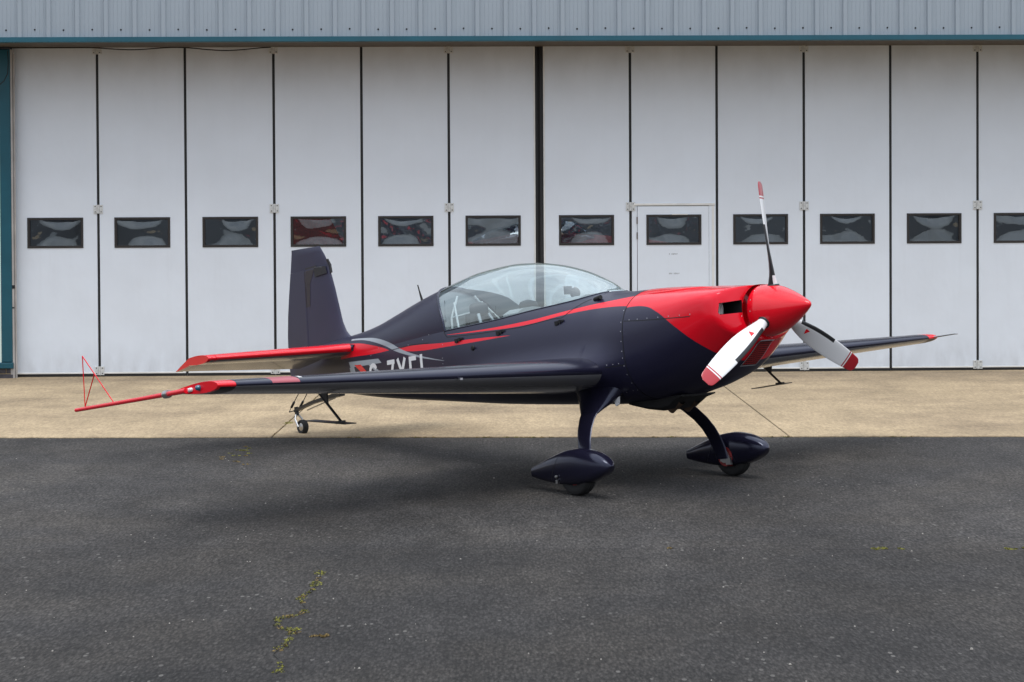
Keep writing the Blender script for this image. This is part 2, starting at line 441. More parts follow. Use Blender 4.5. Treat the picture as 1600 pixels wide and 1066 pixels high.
def asphalt_material():
    m = bpy.data.materials.new('asphalt'); m.use_nodes = True
    nt = m.node_tree; b = nt.nodes['Principled BSDF']; L = nt.links
    t = nt.nodes.new('ShaderNodeTexCoord')
    def noise(scale, detail, sc=(1, 1, 1), rough=.55):
        mp = nt.nodes.new('ShaderNodeMapping'); mp.inputs['Scale'].default_value = sc
        L.new(t.outputs['Object'], mp.inputs['Vector'])
        n = nt.nodes.new('ShaderNodeTexNoise'); n.inputs['Scale'].default_value = scale; n.inputs['Detail'].default_value = detail; n.inputs['Roughness'].default_value = rough
        L.new(mp.outputs['Vector'], n.inputs['Vector']); return n.outputs['Fac']
    def rng(v, a, b_, c, d):
        n = nt.nodes.new('ShaderNodeMapRange'); n.inputs['From Min'].default_value = a; n.inputs['From Max'].default_value = b_
        n.inputs['To Min'].default_value = c; n.inputs['To Max'].default_value = d
        L.new(v, n.inputs['Value']); return n.outputs['Result']
    def op(o, a, c):
        n = nt.nodes.new('ShaderNodeMath'); n.operation = o
        for i, q in enumerate((a, c)):
            if isinstance(q, (int, float)): n.inputs[i].default_value = q
            else: L.new(q, n.inputs[i])
        return n.outputs['Value']
    big = rng(noise(.38, 7, (1, .6, 1), .62), .3, .7, .60, 1.42)
    mid = rng(noise(2.6, 7, (1, .45, 1), .68), .3, .7, .74, 1.26)
    fine = rng(noise(62, 3, (1, .22, 1), .8), .3, .7, .42, 1.65)
    vo = nt.nodes.new('ShaderNodeTexVoronoi'); vo.inputs['Scale'].default_value = 60
    mpv = nt.nodes.new('ShaderNodeMapping'); mpv.inputs['Scale'].default_value = (1, .3, 1); L.new(t.outputs['Object'], mpv.inputs['Vector']); L.new(mpv.outputs['Vector'], vo.inputs['Vector'])
    agg = rng(vo.outputs['Distance'], 0.0, 0.7, 1.38, 0.62)
    # pale aggregate chips, one cell in many
    v2 = nt.nodes.new('ShaderNodeTexVoronoi'); v2.inputs['Scale'].default_value = 26
    mp2 = nt.nodes.new('ShaderNodeMapping'); mp2.inputs['Scale'].default_value = (1, .5, 1)
    L.new(t.outputs['Object'], mp2.inputs['Vector']); L.new(mp2.outputs['Vector'], v2.inputs['Vector'])
    sc = nt.nodes.new('ShaderNodeSeparateColor'); L.new(v2.outputs['Color'], sc.inputs['Color'])
    chip = op('MULTIPLY', op('GREATER_THAN', sc.outputs['Red'], .90), op('LESS_THAN', v2.outputs['Distance'], .30))
    chip = op('MULTIPLY', chip, rng(noise(.9, 3), .42, .62, 0, 1))
    sy = nt.nodes.new('ShaderNodeSeparateXYZ'); L.new(t.outputs['Object'], sy.inputs['Vector'])
    near_tone = rng(op('ADD', sy.outputs['Y'], op('MULTIPLY', sy.outputs['X'], .036)), 12.60, 13.0, .80, 1.06)   # asphalt on the near side of the seam is darker
    stain = rng(noise(.9, 5, (1, .5, 1), .6), .60, .74, 1.0, .62)                                       # old oil and tyre stains
    big = op('MULTIPLY', op('MULTIPLY', big, near_tone), stain)
    val = op('MULTIPLY', op('MULTIPLY', big, mid), op('MULTIPLY', fine, agg))
    base = nt.nodes.new('ShaderNodeMix'); base.data_type = 'RGBA'
    base.inputs['A'].default_value = (.045, .042, .040, 1); base.inputs['B'].default_value = (.056, .0505, .045, 1)
    L.new(rng(noise(.8, 4), .4, .65, 0, 1), base.inputs['Factor'])
    mu = nt.nodes.new('ShaderNodeVectorMath'); mu.operation = 'SCALE'
    L.new(base.outputs['Result'], mu.inputs[0]); L.new(val, mu.inputs['Scale'])
    mc = nt.nodes.new('ShaderNodeMix'); mc.data_type = 'RGBA'
    mc.inputs['B'].default_value = (.20, .19, .175, 1)
    L.new(op('MULTIPLY', chip, .5), mc.inputs['Factor']); L.new(mu.outputs['Vector'], mc.inputs['A'])
    L.new(mc.outputs['Result'], b.inputs['Base Color'])
    b.inputs['Roughness'].default_value = 0.88; b.inputs['Specular IOR Level'].default_value = 0.25
    bp = nt.nodes.new('ShaderNodeBump'); bp.inputs['Strength'].default_value = 0.55; bp.inputs['Distance'].default_value = 0.012
    L.new(op('ADD', op('MULTIPLY', noise(38, 3, (1, .6, 1), .75), 1.0), op('MULTIPLY', vo.outputs['Distance'], -.5)), bp.inputs['Height'])
    L.new(bp.outputs['Normal'], b.inputs['Normal'])
    return m
M['asphalt'] = asphalt_material()

def concrete_material():
    m = bpy.data.materials.new('concrete'); m.use_nodes = True
    nt = m.node_tree; b = nt.nodes['Principled BSDF']; L = nt.links
    g = nt.nodes.new('ShaderNodeNewGeometry')
    def noise(scale, detail, sc=(1, 1, 1), rough=.55):
        mp = nt.nodes.new('ShaderNodeMapping'); mp.inputs['Scale'].default_value = sc
        L.new(g.outputs['Position'], mp.inputs['Vector'])
        n = nt.nodes.new('ShaderNodeTexNoise'); n.inputs['Scale'].default_value = scale; n.inputs['Detail'].default_value = detail; n.inputs['Roughness'].default_value = rough
        L.new(mp.outputs['Vector'], n.inputs['Vector']); return n.outputs['Fac']
    def rng(v, a, b_, c, d):
        n = nt.nodes.new('ShaderNodeMapRange'); n.inputs['From Min'].default_value = a; n.inputs['From Max'].default_value = b_
        n.inputs['To Min'].default_value = c; n.inputs['To Max'].default_value = d
        L.new(v, n.inputs['Value']); return n.outputs['Result']
    def op(o, a, c):
        n = nt.nodes.new('ShaderNodeMath'); n.operation = o
        for i, q in enumerate((a, c)):
            if isinstance(q, (int, float)): n.inputs[i].default_value = q
            else: L.new(q, n.inputs[i])
        return n.outputs['Value']
    v = op('MULTIPLY', rng(noise(.55, 6, (1, .8, 1), .6), .3, .7, .82, 1.15), rng(noise(42, 4, (1, .25, 1), .8), .28, .72, .62, 1.38))
    v = op('MULTIPLY', v, rng(noise(2.2, 5, (1, .35, 1)), .3, .7, .9, 1.1))
    # drip-line staining along the foot of the doors
    sp = nt.nodes.new('ShaderNodeSeparateXYZ'); L.new(g.outputs['Position'], sp.inputs['Vector'])
    dist = op('SUBTRACT', op('ADD', op('MULTIPLY', sp.outputs['X'], math.tan(R(1.5))), 27.0), sp.outputs['Y'])
    band = op('MULTIPLY', rng(dist, -.75, -.35, 0, 1), rng(dist, .1, 1.5, 1, 0))
    st = op('MULTIPLY', band, rng(noise(1.3, 5, (1, 1.5, 1)), .3, .6, .15, .75))
    patch = rng(noise(.7, 6, (.7, 1, 1), .65), .46, .68, 0, .75)
    st = op('MAXIMUM', st, patch)
    mixc = nt.nodes.new('ShaderNodeMix'); mixc.data_type = 'RGBA'
    mixc.inputs['A'].default_value = (.385, .295, .185, 1); mixc.inputs['B'].default_value = (.215, .162, .105, 1)
    L.new(st, mixc.inputs['Factor'])
    mu = nt.nodes.new('ShaderNodeVectorMath'); mu.operation = 'SCALE'
    L.new(mixc.outputs['Result'], mu.inputs[0]); L.new(v, mu.inputs['Scale'])
    L.new(mu.outputs['Vector'], b.inputs['Base Color'])
    b.inputs['Roughness'].default_value = 0.85; b.inputs['Specular IOR Level'].default_value = 0.25
    bp = nt.nodes.new('ShaderNodeBump'); bp.inputs['Strength'].default_value = 0.3; bp.inputs['Distance'].default_value = 0.006
    L.new(noise(40, 4, (1, .5, 1)), bp.inputs['Height']); L.new(bp.outputs['Normal'], b.inputs['Normal'])
    return m
M['concrete'] = concrete_material()
M['moss'] = mat('moss', (.17, .165, .03), 0.9, var=(30, .5))
M['dry_moss'] = mat('dry_moss', (.20, .14, .05), 0.9, var=(30, .4))
M['pebble'] = mat('pebble', (.30, .28, .25), 0.8, var=(5, .4))
M['crack'] = mat('crack_dark', (.018, .017, .015), 0.95)

# ------------------------------------------------------------------ ground
bm = bmesh.new()
bmesh.ops.create_grid(bm, x_segments=2, y_segments=2, size=1500)
me = bpy.data.meshes.new('asphalt_ground'); bm.to_mesh(me); bm.free(); me.materials.append(M['asphalt'])
tag(link_mesh('asphalt_ground', me), 'dark grey asphalt apron in front of the hangar', 'asphalt', kind='structure')

AL = R(1.5)
WALL0 = Vector((0, 27.72, 0))
UD = Vector((math.cos(AL), math.sin(AL), 0)); ND = Vector((math.sin(AL), -math.cos(AL), 0))   # along wall, towards camera
HM = Matrix.Translation(WALL0) @ Matrix.Rotation(AL, 4, 'Z')        # local x along wall, -y towards camera

apron = empty('concrete_apron', Matrix.Identity(4))
tag(apron, 'pale buff concrete strip between asphalt and hangar doors', 'concrete', kind='structure')
def edgeY(x): return 19.49 - 0.0358 * x
def wallY(x): return 27.80 + math.tan(AL) * x
jx = [-18.2, -12.95, -7.70, -2.45, 2.78, 8.02, 13.26, 18.5]
for a, b_ in zip(jx[:-1], jx[1:]):
    g = 0.007; bv = 0.006
    x0, x1 = a + g, b_ - g
    top = 0.012
    def slope(x, back): return -0.012 * 0
    nseg = 70; rj = random.Random(int(a * 10)); jit = [rj.uniform(-.012, .010) if rj.random() < .8 else rj.uniform(-.02, .03) for _ in range(nseg + 1)]
    loops = []
    for (i, z) in ((0, -0.03), (0, top - bv), (bv, top)):
        xx = [x0 + i + (x1 - x0 - 2 * i) * k / nseg for k in range(nseg + 1)]
        loops.append([(x, edgeY(x) + i + jit[k], z) for k, x in enumerate(xx)] + [(x1 - i, wallY(x1), z), (x0 + i, wallY(x0), z)])
    vs = [p for lp in loops for p in lp]; nl = len(loops[0])
    fs = [tuple(range(2 * nl, 3 * nl))]
    for k in range(2):
        for i in range(nl):
            j = (i + 1) % nl; fs.append((nl * k + i, nl * k + j, nl * k + nl + j, nl * k + nl + i))
    mk('slab', vs, fs, M['concrete'], apron)

# ------------------------------------------------------------------ hangar
OV = 1.10                                     # depth of the overhang in front of the doors
def fwd(u, z, d):                             # a point seen on the door plane, moved d metres towards the camera
    k = 1 - d / 27.72
    return u * k, CAM_H + (z - CAM_H) * k
hangar = empty('hangar', HM)
tag(hangar, 'hangar with grey blue ribbed cladding, teal trim and teal corner column', 'building')
# profiled cladding: one sheet per rib bay
pitch = 0.4065 * (1 - OV / 27.72)
u0 = -7.012 * (1 - OV / 27.72)
zc0 = fwd(0, 4.82, OV)[1]; zc1 = 6.6
prof = [(0.0, 0.0), (0.012, 0.0), (0.020, -0.006), (0.028, 0.0)]
def clad_profile():
    p = []
    rw, rd = 0.052, 0.034
    p += [(-rw / 2 - 0.014, 0), (-rw / 2, -rd), (rw / 2, -rd), (rw / 2 + 0.014, 0)]
    x = rw / 2 + 0.014
    for q in (0.10, 0.155, 0.21, 0.265, 0.32):
        p += [(q - 0.005, 0), (q, -0.0035), (q + 0.005, 0)]
    p += [(pitch - rw / 2 - 0.014, 0)]
    return p
cp_ = clad_profile()
vs = []; fs = []
for (x, y) in cp_: vs += [(x, y, 0), (x, y, zc1 - zc0)]
for i in range(len(cp_) - 1): fs.append((2 * i, 2 * i + 2, 2 * i + 3, 2 * i + 1))
cme = bpy.data.meshes.new('cladding_panel'); cme.from_pydata(vs, [], fs); cme.materials.append(M['clad'])
smb = MB(); smb.lathe([(0.0, .013), (-.004, .013), (-.005, .006), (-.010, .006), (-.010, .001)], 'y', n=8)
sob = smb.build('screw', M['matt_black'], None); sme = sob.data; bpy.data.objects.remove(sob)
zs_ = fwd(0, 4.955, OV)[1] - zc0
for k in range(-2, 39):
    o = link_mesh('cladding_panel', cme, hangar, (u0 + k * pitch, -OV, zc0))
    s = link_mesh('screw', sme, o, (0.2, 0.0, zs_ + random.uniform(-.006, .006)))
# head trim (pressed teal channel) and soffit
zt0 = fwd(0, 4.772, OV)[1]; zt1 = fwd(0, 4.846, OV)[1]
mb = MB()
mb.add([(-9, -OV - .005, zt1 + .004), (-9, -OV - .062, zt1), (-9, -OV - .066, zt0 + .006), (-9, -OV - .060, zt0), (-9, -OV + .02, zt0), (-9, -OV + .02, zt1 + .004)] +
       [(9.4, -OV - .005, zt1 + .004), (9.4, -OV - .062, zt1), (9.4, -OV - .066, zt0 + .006), (9.4, -OV - .060, zt0), (9.4, -OV + .02, zt0), (9.4, -OV + .02, zt1 + .004)],
       [(0, 1, 7, 6), (1, 2, 8, 7), (2, 3, 9, 8), (3, 4, 10, 9), (4, 5, 11, 10), (5, 0, 6, 11), (0, 5, 4, 3, 2, 1), (6, 7, 8, 9, 10, 11)])
mb.build('head_trim', M['teal'], hangar)
MB().box(-9, 9.4, -OV + .021, .30, zt0 + .03, zt0 + .06).build('soffit', M['track'], hangar)
mb = MB(); mb.box(-7.15, 9.4, -.22, -.13, 4.698, 4.742)
mb.build('door_track', M['track'], hangar)
# roof/back of the building, floor and interior walls so the windows look into a room
mb = MB()
for k in range(6): mb.box(-9 + k * 3.1, -9 + k * 3.1 + 2.4, .25, 14.0, 6.60, 6.7)  # roof in strips, open gaps added so the sky lights the room
mb.box(-9.1, -9, .30, 14, .01, 6.6); mb.box(9.4, 9.5, .30, 14, .01, 6.6); mb.box(-9, 9.4, 14.0, 14.1, .01, 6.6)
mb.build('interior_shell', M['dark_room'], hangar)
MB().box(-9, 9.4, .12, 14.0, -.05, .006).build('interior_floor', M['jamb'], hangar)
MB().box(-9, 9.4, .05, .10, 4.73, 6.6).build('upper_wall', M['dark_room'], hangar)
# left jamb column
CD = 0.20
cu = fwd(-7.135, 0, CD)[0]
mb = MB(); mb.bbox(cu - .155, cu, -CD - .02, -.05, .235, zt0 - .004, .012); mb.build('column', M['teal'], hangar)
mb = MB(); mb.bbox(cu - .25, cu + .012, -CD - .045, -CD + .02, .15, .233, .008); mb.build('column_sill', M['teal'], hangar)
MB().box(cu - 1.9, cu - .157, -CD - .005, -.05, .235, zt0 - .006).build('side_sheet', M['mint'], hangar)
# brick plinth: mortar core and single bricks
pl = MB().box(cu - 1.9, cu + .002, -CD + .012, -.02, .0, .149).build('plinth', M['mortar'], hangar)
bme = None
for row in range(2):
    for k in range(9):
        x1 = cu + .006 - k * .225 - (0.0 if row else .0); bw = .215
        if row == 1: bw = .215 if k else .10; x1 = cu + .006 - (k * .225 - .115 if k else 0)
        q = MB().bbox(-bw / 2, bw / 2, -.03, .03, -.0325, .0325, .006)
        o = q.build('brick', M['brick'], pl)
        o.location = (x1 - bw / 2, -CD + .03 + random.uniform(-.002, .002), .036 + row * .077)
# grey jamb post with hose clip and conduit, black edge
ju = fwd(-7.135, 0, .12)[0]
mb = MB(); mb.box(ju - .01, ju + .045, -.20, -.10, .012, 4.66); mb.build('jamb_post', M['jamb'], hangar)
MB().tube([(ju + .062, -.16, z) for z in (.012, 2.0, 4.6)], .012).build('conduit', M['jamb'], hangar, smooth=60)
MB().box(ju - .012, ju + .05, -.204, -.20, 1.0, 1.02).build('pipe_clip', M['matt_black'], hangar)
MB().box(ju - .012, ju + .06, -.206, -.20, 1.28, 1.33).build('pipe_clip', M['matt_black'], hangar)
# loose cable drooping under the head trim
def cable_z(u):
    if u < -6.0: return 4.672
    return 4.672 - .03 * (1 - math.cos((u + 6.0) / 1.27 * 2 * math.pi)) / 2 if u < -4.73 else 4.672 - .045 * (1 - math.cos((u + 4.73) / 1.4 * 2 * math.pi)) / 2
pts = [(u, -.30, cable_z(u)) for u in np.linspace(-7.05, -3.4, 50)]
MB().tube(pts, .008, 6).build('cable', M['matt_black'], hangar, smooth=60)
pts = [(-7.06 - .14 * math.sin(t), -CD - .03, 4.58 - .45 * t) for t in np.linspace(0, .9, 14)]
pts = [(cu + .02, -.42, 4.62), (cu + .028, -.43, 4.45), (cu + .02, -.435, 4.30), (cu - .03, -.44, 4.2), (cu - .12, -.44, 4.12), (cu - .25, -.44, 4.08)]
MB().tube(pts, .006, 6).build('cable', M['matt_black'], hangar, smooth=60)

# ---- door leaves
edges = [-7.118, -5.895, -4.65, -3.392, -2.141, -.896, .360, .438, 1.705, 2.95, 4.207, 5.458, 6.721, 7.98]
leaves = [(edges[i], edges[i + 1]) for i in range(6)] + [(edges[i], edges[i + 1]) for i in range(7, 13)]
labels = [
 'leftmost white folding door leaf, next to the teal corner column',
 'white folding door leaf second from the teal corner column',
 'white folding door leaf third from the teal column, behind the red tailplane tip',
 'white folding door leaf directly behind the dark fin and rudder',
 'white folding door leaf behind the small antenna on the rear fuselage',
 'white folding door leaf just left of the wide double black seal',
 'white folding door leaf just right of the wide double black seal',
 'white folding door leaf with a small personnel door set into it',
 'white folding door leaf behind the upright propeller blade',
 'white folding door leaf just right of the red spinner tip',
 'white folding door leaf behind the far wingtip with the pitot rod',
 'rightmost white folding door leaf, cut off by the picture edge']
GAP = .038
WT, WB, WW = 2.282, 1.848, .792
hm = MB()
def hinge_mesh():
    q = MB()
    for s in (-1, 1):
        x0, x1 = (.018, .066) if s > 0 else (-.066, -.018)
        q.bbox(x0, x1, -.012, 0, -.062, .062, .002)
        for z in (-.038, .038):
            q.lathe([(-.012, .008), (-.015, .008), (-.016, .001)], 'y', ((x0 + x1) / 2, 0, z), 8, 1)
    for z0, z1 in ((-.062, -.004), (.002, .062)):
        q.lathe([(z0, .016), (z0, .017), (z1, .017), (z1, .016)], 'z', (0, -.014, 0), 10)
    q.box(-.018, .018, -.010, -.002, -.060, .060)
    return q
hme = hinge_mesh().build('hinge', [M['hinge'], M['matt_black']], None)
hinge_me = hme.data; bpy.data.objects.remove(hme)

def pane_mesh(wd, ht, seed):
    """thin acrylic sheet, warped by heat: two shallow hollows at top and bottom with a waist between"""
    rr = random.Random(seed); nx, nz = 44, 40; vs = []; fs = []
    tx, bx0 = rr.uniform(-.25, .25), rr.uniform(-.2, .2); tw, bw = rr.uniform(.5, .95), rr.uniform(.6, 1.0); th, bh = rr.uniform(.5, .95), rr.uniform(.5, .95)
    st, sb, sm = rr.uniform(.10, .26), rr.uniform(.09, .24), rr.uniform(-.09, -.03)
    wob = [(rr.uniform(2, 8), rr.uniform(1, 5) * rr.choice((-1, 1)), rr.uniform(0, 6.3), rr.uniform(.008, .032)) for _ in range(4)]
    def slope(x, z):
        a = 1 - ((x - tx) / tw) ** 2 - ((z - 1) / th) ** 2; b = 1 - ((x - bx0) / bw) ** 2 - ((z + 1) / bh) ** 2
        fa = 1 / (1 + math.exp(-a * 7)); fb = 1 / (1 + math.exp(-b * 7))
        return sm + (st - sm) * fa + (sb - sm) * fb + sum(k * math.sin(p * x + q * z + r) for p, q, r, k in wob)
    cols = []
    for i in range(nx + 1):
        x = -1 + 2 * i / nx; p = [0.0]
        for k in range(nz): p.append(p[-1] - slope(x, -1 + 2 * (k + .5) / nz) * ht / nz)
        m0 = sum(p) / len(p); cols.append([v - m0 for v in p])
    for k in range(nz + 1):
        for i in range(nx + 1): vs.append(((-1 + 2 * i / nx) * wd / 2, -cols[i][k], (-1 + 2 * k / nz) * ht / 2))
    for k in range(nz):
        for i in range(nx):
            a = k * (nx + 1) + i; fs.append((a, a + 1, a + nx + 2, a + nx + 1))
    return vs, fs

def frame_mesh(wd, ht, fw, d0, d1):
    """rectangular ring, outer wd x ht, fw wide, from y=d1 (back) to y=d0 (front), bevelled"""
    q = MB(); b = .006
    def ring(w2, h2, y): return [(-w2, y, -h2), (w2, y, -h2), (w2, y, h2), (-w2, y, h2)]
    W2, H2 = wd / 2, ht / 2
    rings = [ring(W2, H2, d1), ring(W2, H2, d0 + b), ring(W2 - b, H2 - b, d0), ring(W2 - fw + b, H2 - fw + b, d0), ring(W2 - fw, H2 - fw, d0 + b), ring(W2 - fw, H2 - fw, d1)]
    q.rings([[Vector(p) for p in r] for r in rings], 0, cap=False)
    n = len(q.v)
    q.f += [(0 + i, (i + 1) % 4, 20 + (i + 1) % 4, 20 + i) for i in range(4)]; q.m += [0] * 4
    return q

def panel_with_hole(x0, x1, z0, z1, holes, yf, yb):
    """sheet between x0..x1, z0..z1 with rectangular holes, front at yf, back at yb, as one mesh"""
    xs = sorted({x0, x1} | {h[0] for h in holes} | {h[1] for h in holes}); zs = sorted({z0, z1} | {h[2] for h in holes} | {h[3] for h in holes})
    q = MB(); V = {}
    def vid(i, k, f):
        key = (i, k, f)
        if key not in V: V[key] = len(q.v); q.v.append((xs[i], yf if f else yb, zs[k]))
        return V[key]
    inh = lambda i, k: any(h[0] - 1e-6 <= xs[i] and xs[i + 1] <= h[1] + 1e-6 and h[2] - 1e-6 <= zs[k] and zs[k + 1] <= h[3] + 1e-6 for h in holes)
    solid = {(i, k): not inh(i, k) for i in range(len(xs) - 1) for k in range(len(zs) - 1)}
    for (i, k), s in solid.items():
        if not s: continue
        for f in (0, 1): q.f.append((vid(i, k, f), vid(i + 1, k, f), vid(i + 1, k + 1, f), vid(i, k + 1, f))); q.m.append(0)
        for di, dk, a, b_ in ((-1, 0, (i, k), (i, k + 1)), (1, 0, (i + 1, k), (i + 1, k + 1)), (0, -1, (i, k), (i + 1, k)), (0, 1, (i, k + 1), (i + 1, k + 1))):
            if not solid.get((i + di, k + dk), False):
                q.f.append((vid(*a, 0), vid(*b_, 0), vid(*b_, 1), vid(*a, 1))); q.m.append(0)
    return q

frame_me = frame_mesh(WW, WT - WB, .034, -.014, .05).build('window', M['frame'], None)
frame_data = frame_me.data; bpy.data.objects.remove(frame_me)
PW, PH = WW - .066, WT - WB - .066
hinged_lines = {0, 2, 4, 6, 8, 10}          # index of the leaf whose right edge carries hinges
for i, (a, b_) in enumerate(leaves):
    cx = (a + b_) / 2
    base = HM @ Vector((cx, 0, 0))
    leaf = empty('hangar_door_leaf', Matrix.Translation(base) @ Matrix.Rotation(AL + R(random.uniform(-.12, .12)), 4, 'Z'))
    tag(leaf, labels[i], 'door', 'folding hangar door leaves')
    hw_ = (b_ - a) / 2 - GAP / 2
    wx = 0.0
    hole = (wx - WW / 2 + .012, wx + WW / 2 - .012, WB + .012, WT - .012)
    z0, z1 = .075, 4.705
    if i == 7:
        dx0, dx1, dz1 = 1.797 - cx, 2.835 - cx, 2.41
        p = panel_with_hole(-hw_, hw_, z0, z1, [(dx0, dx1, z0, dz1)], -.02, .03)
        p.build('panel', M['door'], leaf)
        wd = panel_with_hole(dx0 + .008, dx1 - .004, z0 + .01, dz1 - .008, [hole], -.024, .03).build('personnel_door', M['door'], leaf)
        wd['label'] = 'narrow white personnel door with a scuffed window'
        f = link_mesh('window_frame', frame_data, wd, (wx, -.024, (WT + WB) / 2))
        v_, f_ = pane_mesh(PW, PH, 99)
        mk('window_pane', v_, f_, M['pane'], wd, (wx, .020, (WT + WB) / 2), smooth=180)
        for z in (2.20, 1.98):
            MB().tube([(dx0 + .002, -.028, z - .05), (dx0 + .002, -.028, z + .05)], .008, 8).build('door_hinge', M['exhaust'], wd)
        MB().bbox(dx1 + .0, dx1 + .036, -.016, .03, z0, dz1, .003).build('door_seal', M['seal'], leaf)
        MB().bbox(dx0 - .05, dx1 + .085, -.036, -.0205, dz1 + .004, dz1 + .036, .004).build('drip_strip', M['door_trim'], leaf)
        MB().box(dx1 + .04, dx1 + .075, -.026, -.0205, z0, dz1).build('door_stop', M['door_trim'], leaf)
        # pale strip and worn flecks of the old lettering on the door
        for (zc_, n, wl) in ((1.715, 7, .13), (1.435, 9, .155)):
            q = MB(); rr = random.Random(int(zc_ * 1000))
            for k in range(n):
                x = wx - .075 + wl * (k + .5) / n
                if rr.random() < .15: continue
                h = rr.uniform(.006, .014)
                q.box(x - wl / n * .3, x - wl / n * .3 + .004, -.0258, -.0242, zc_ - h, zc_ + h)
                q.box(x - wl / n * .3 + .004, x + wl / n * .25, -.0257, -.0242, zc_ + rr.uniform(-.012, .008), zc_ + .010)
            q.build('worn_lettering', M['ink'], wd)
        MB().bbox(wx - .03, wx + .2, -.042, -.03, WT - .004, WT + .012, .003).build('frame_strip', M['door_trim'], wd)
    else:
        p = panel_with_hole(-hw_, hw_, z0, z1, [hole], -.02, .03)
        p.build('panel', M['door'], leaf)
        f = link_mesh('window', frame_data, leaf, (wx, -.020, (WT + WB) / 2))
        v_, f_ = pane_mesh(PW, PH, i)
        mk('pane', v_, f_, M['pane'], f, (0, .045, 0), smooth=180)
    MB().bbox(-hw_, hw_, -.028, .03, .052, .074, .003).build('bottom_rail', M['door_trim'], leaf)
    MB().box(-hw_ - .012, hw_ + .012, -.018, .03, .014, .051).build('bottom_seal', M['seal'], leaf)
    MB().bbox(hw_ + .001, hw_ + GAP - .001, -.008, .03, .05, z1 - .01, .006).build('edge_seal', M['seal'], leaf)
    if i == 0: MB().bbox(-hw_ - .02, -hw_ - .001, -.012, .03, .05, z1 - .01, .004).build('edge_seal', M['seal'], leaf)
    if i in (5, 6):
        s = 1 if i == 5 else -1
        xx = sorted((s * (hw_ - .022), s * (hw_ - .001)))
        MB().bbox(xx[0], xx[1], -.034, -.0205, .08, z1, .003).build('edge_strip', M['door_trim'], leaf)
    if i == 6:
        MB().bbox(-hw_ - .052, -hw_ - .001, -.010, .03, .05, z1 - .01, .006).build('edge_seal', M['seal'], leaf)
        MB().box(-hw_ - .14, -hw_ - .001, .034, .05, .02, z1).build('backing_seal', M['seal'], leaf)
    if i in hinged_lines:
        for z in (2.40, .095, 4.665):
            link_mesh('hinge', hinge_me, leaf, (hw_ + GAP / 2, -.0205, z))

# ------------------------------------------------------------------ aircraft kept inside, glimpsed through the door windows
inside = empty('stored_aircraft', HM @ Matrix.Translation((.35, 4.2, 0.006)) @ Matrix.Rotation(R(8), 4, 'Z'))
tag(inside, 'red low wing aircraft inside the hangar, glimpsed through the door windows', 'aircraft')
q = MB(); rows = []
for (x, zc_, hw_, hh) in ((-3.4, 1.35, .04, .06), (-2.6, 1.36, .14, .20), (-1.4, 1.42, .30, .36), (-.3, 1.48, .42, .50), (.8, 1.48, .48, .52), (1.9, 1.45, .48, .46), (2.5, 1.42, .42, .40), (2.7, 1.40, .30, .30)):
    rows.append([(x, hw_ * math.cos(a), zc_ + hh * math.sin(a)) for a in np.linspace(0, 2 * math.pi, 20, endpoint=False)])
q.rings(rows, 0, True); q.build('fuselage', M['rimred'], inside, smooth=60)
q = MB(); rows = []
for (x, z, hw_, hh) in ((-1.1, 1.72, .16, .03), (-.6, 1.78, .30, .28), (.2, 1.85, .36, .42), (.8, 1.85, .34, .34), (1.2, 1.85, .22, .06)):
    rows.append([(x, hw_ * math.cos(a), z + hh * math.sin(a)) for a in np.linspace(0, math.pi, 12)])
q.rings(rows, 0, True); q.build('canopy', M['pane'], inside, smooth=60)
for sg in (-1, 1):
    q = MB(); q.rings([[(.1 + c * f, sg * y, 1.18 + .06 * y + tt) for f, tt in ((.5, 0), (.3, .06), (0, .07), (-.5, 0), (0, -.04), (.3, -.04))] for y, c in ((.3, 1.5), (3.6, 1.0))], 0, True); q.build('wing', M['white'], inside, smooth=40)
    q = MB(); q.rings([[(-2.9 + c * f, sg * y, 1.45 + tt) for f, tt in ((.5, 0), (0, .03), (-.5, 0), (0, -.03))] for y, c in ((.05, .8), (1.3, .5))], 0, True); q.build('tailplane', M['rimred'], inside)
    q = MB(); q.tube([(1.0, sg * .4, 1.05), (1.1, sg * .85, .22)], .04, 8); leg_ = q.build('gear_leg', M['white'], inside, smooth=60)
    q = MB(); q.lathe([(sg * .85 - .06, .1), (sg * .85 - .06, .17), (sg * .85 - .03, .19), (sg * .85 + .03, .19), (sg * .85 + .06, .17), (sg * .85 + .06, .1)], 'y', (1.1, 0, .19), 20); q.build('wheel', M['rubber'], inside, smooth=40)
q = MB(); q.rings([[(-3.35 + c * f - .25 * (z - 1.4), tt, z) for f, tt in ((.5, 0), (0, .03), (-.5, 0), (0, -.03))] for z, c in ((1.4, 1.1), (2.4, .6))], 0, True); q.build('fin', M['rimred'], inside)
q = MB(); q.lathe([(2.70, .26), (2.85, .2), (3.0, .1), (3.05, .01)], 'x', (0, 0, 1.40), 20); q.build('spinner', M['white'], inside, smooth=60)
q = MB(); q.tube([(-3.2, 0, 1.28), (-3.3, 0, .12)], .03, 8); q.lathe([(-.03, .05), (-.03, .09), (.03, .09), (.03, .05)], 'y', (-3.3, 0, .10), 14); q.build('tail_wheel', M['rubber'], inside, smooth=40)

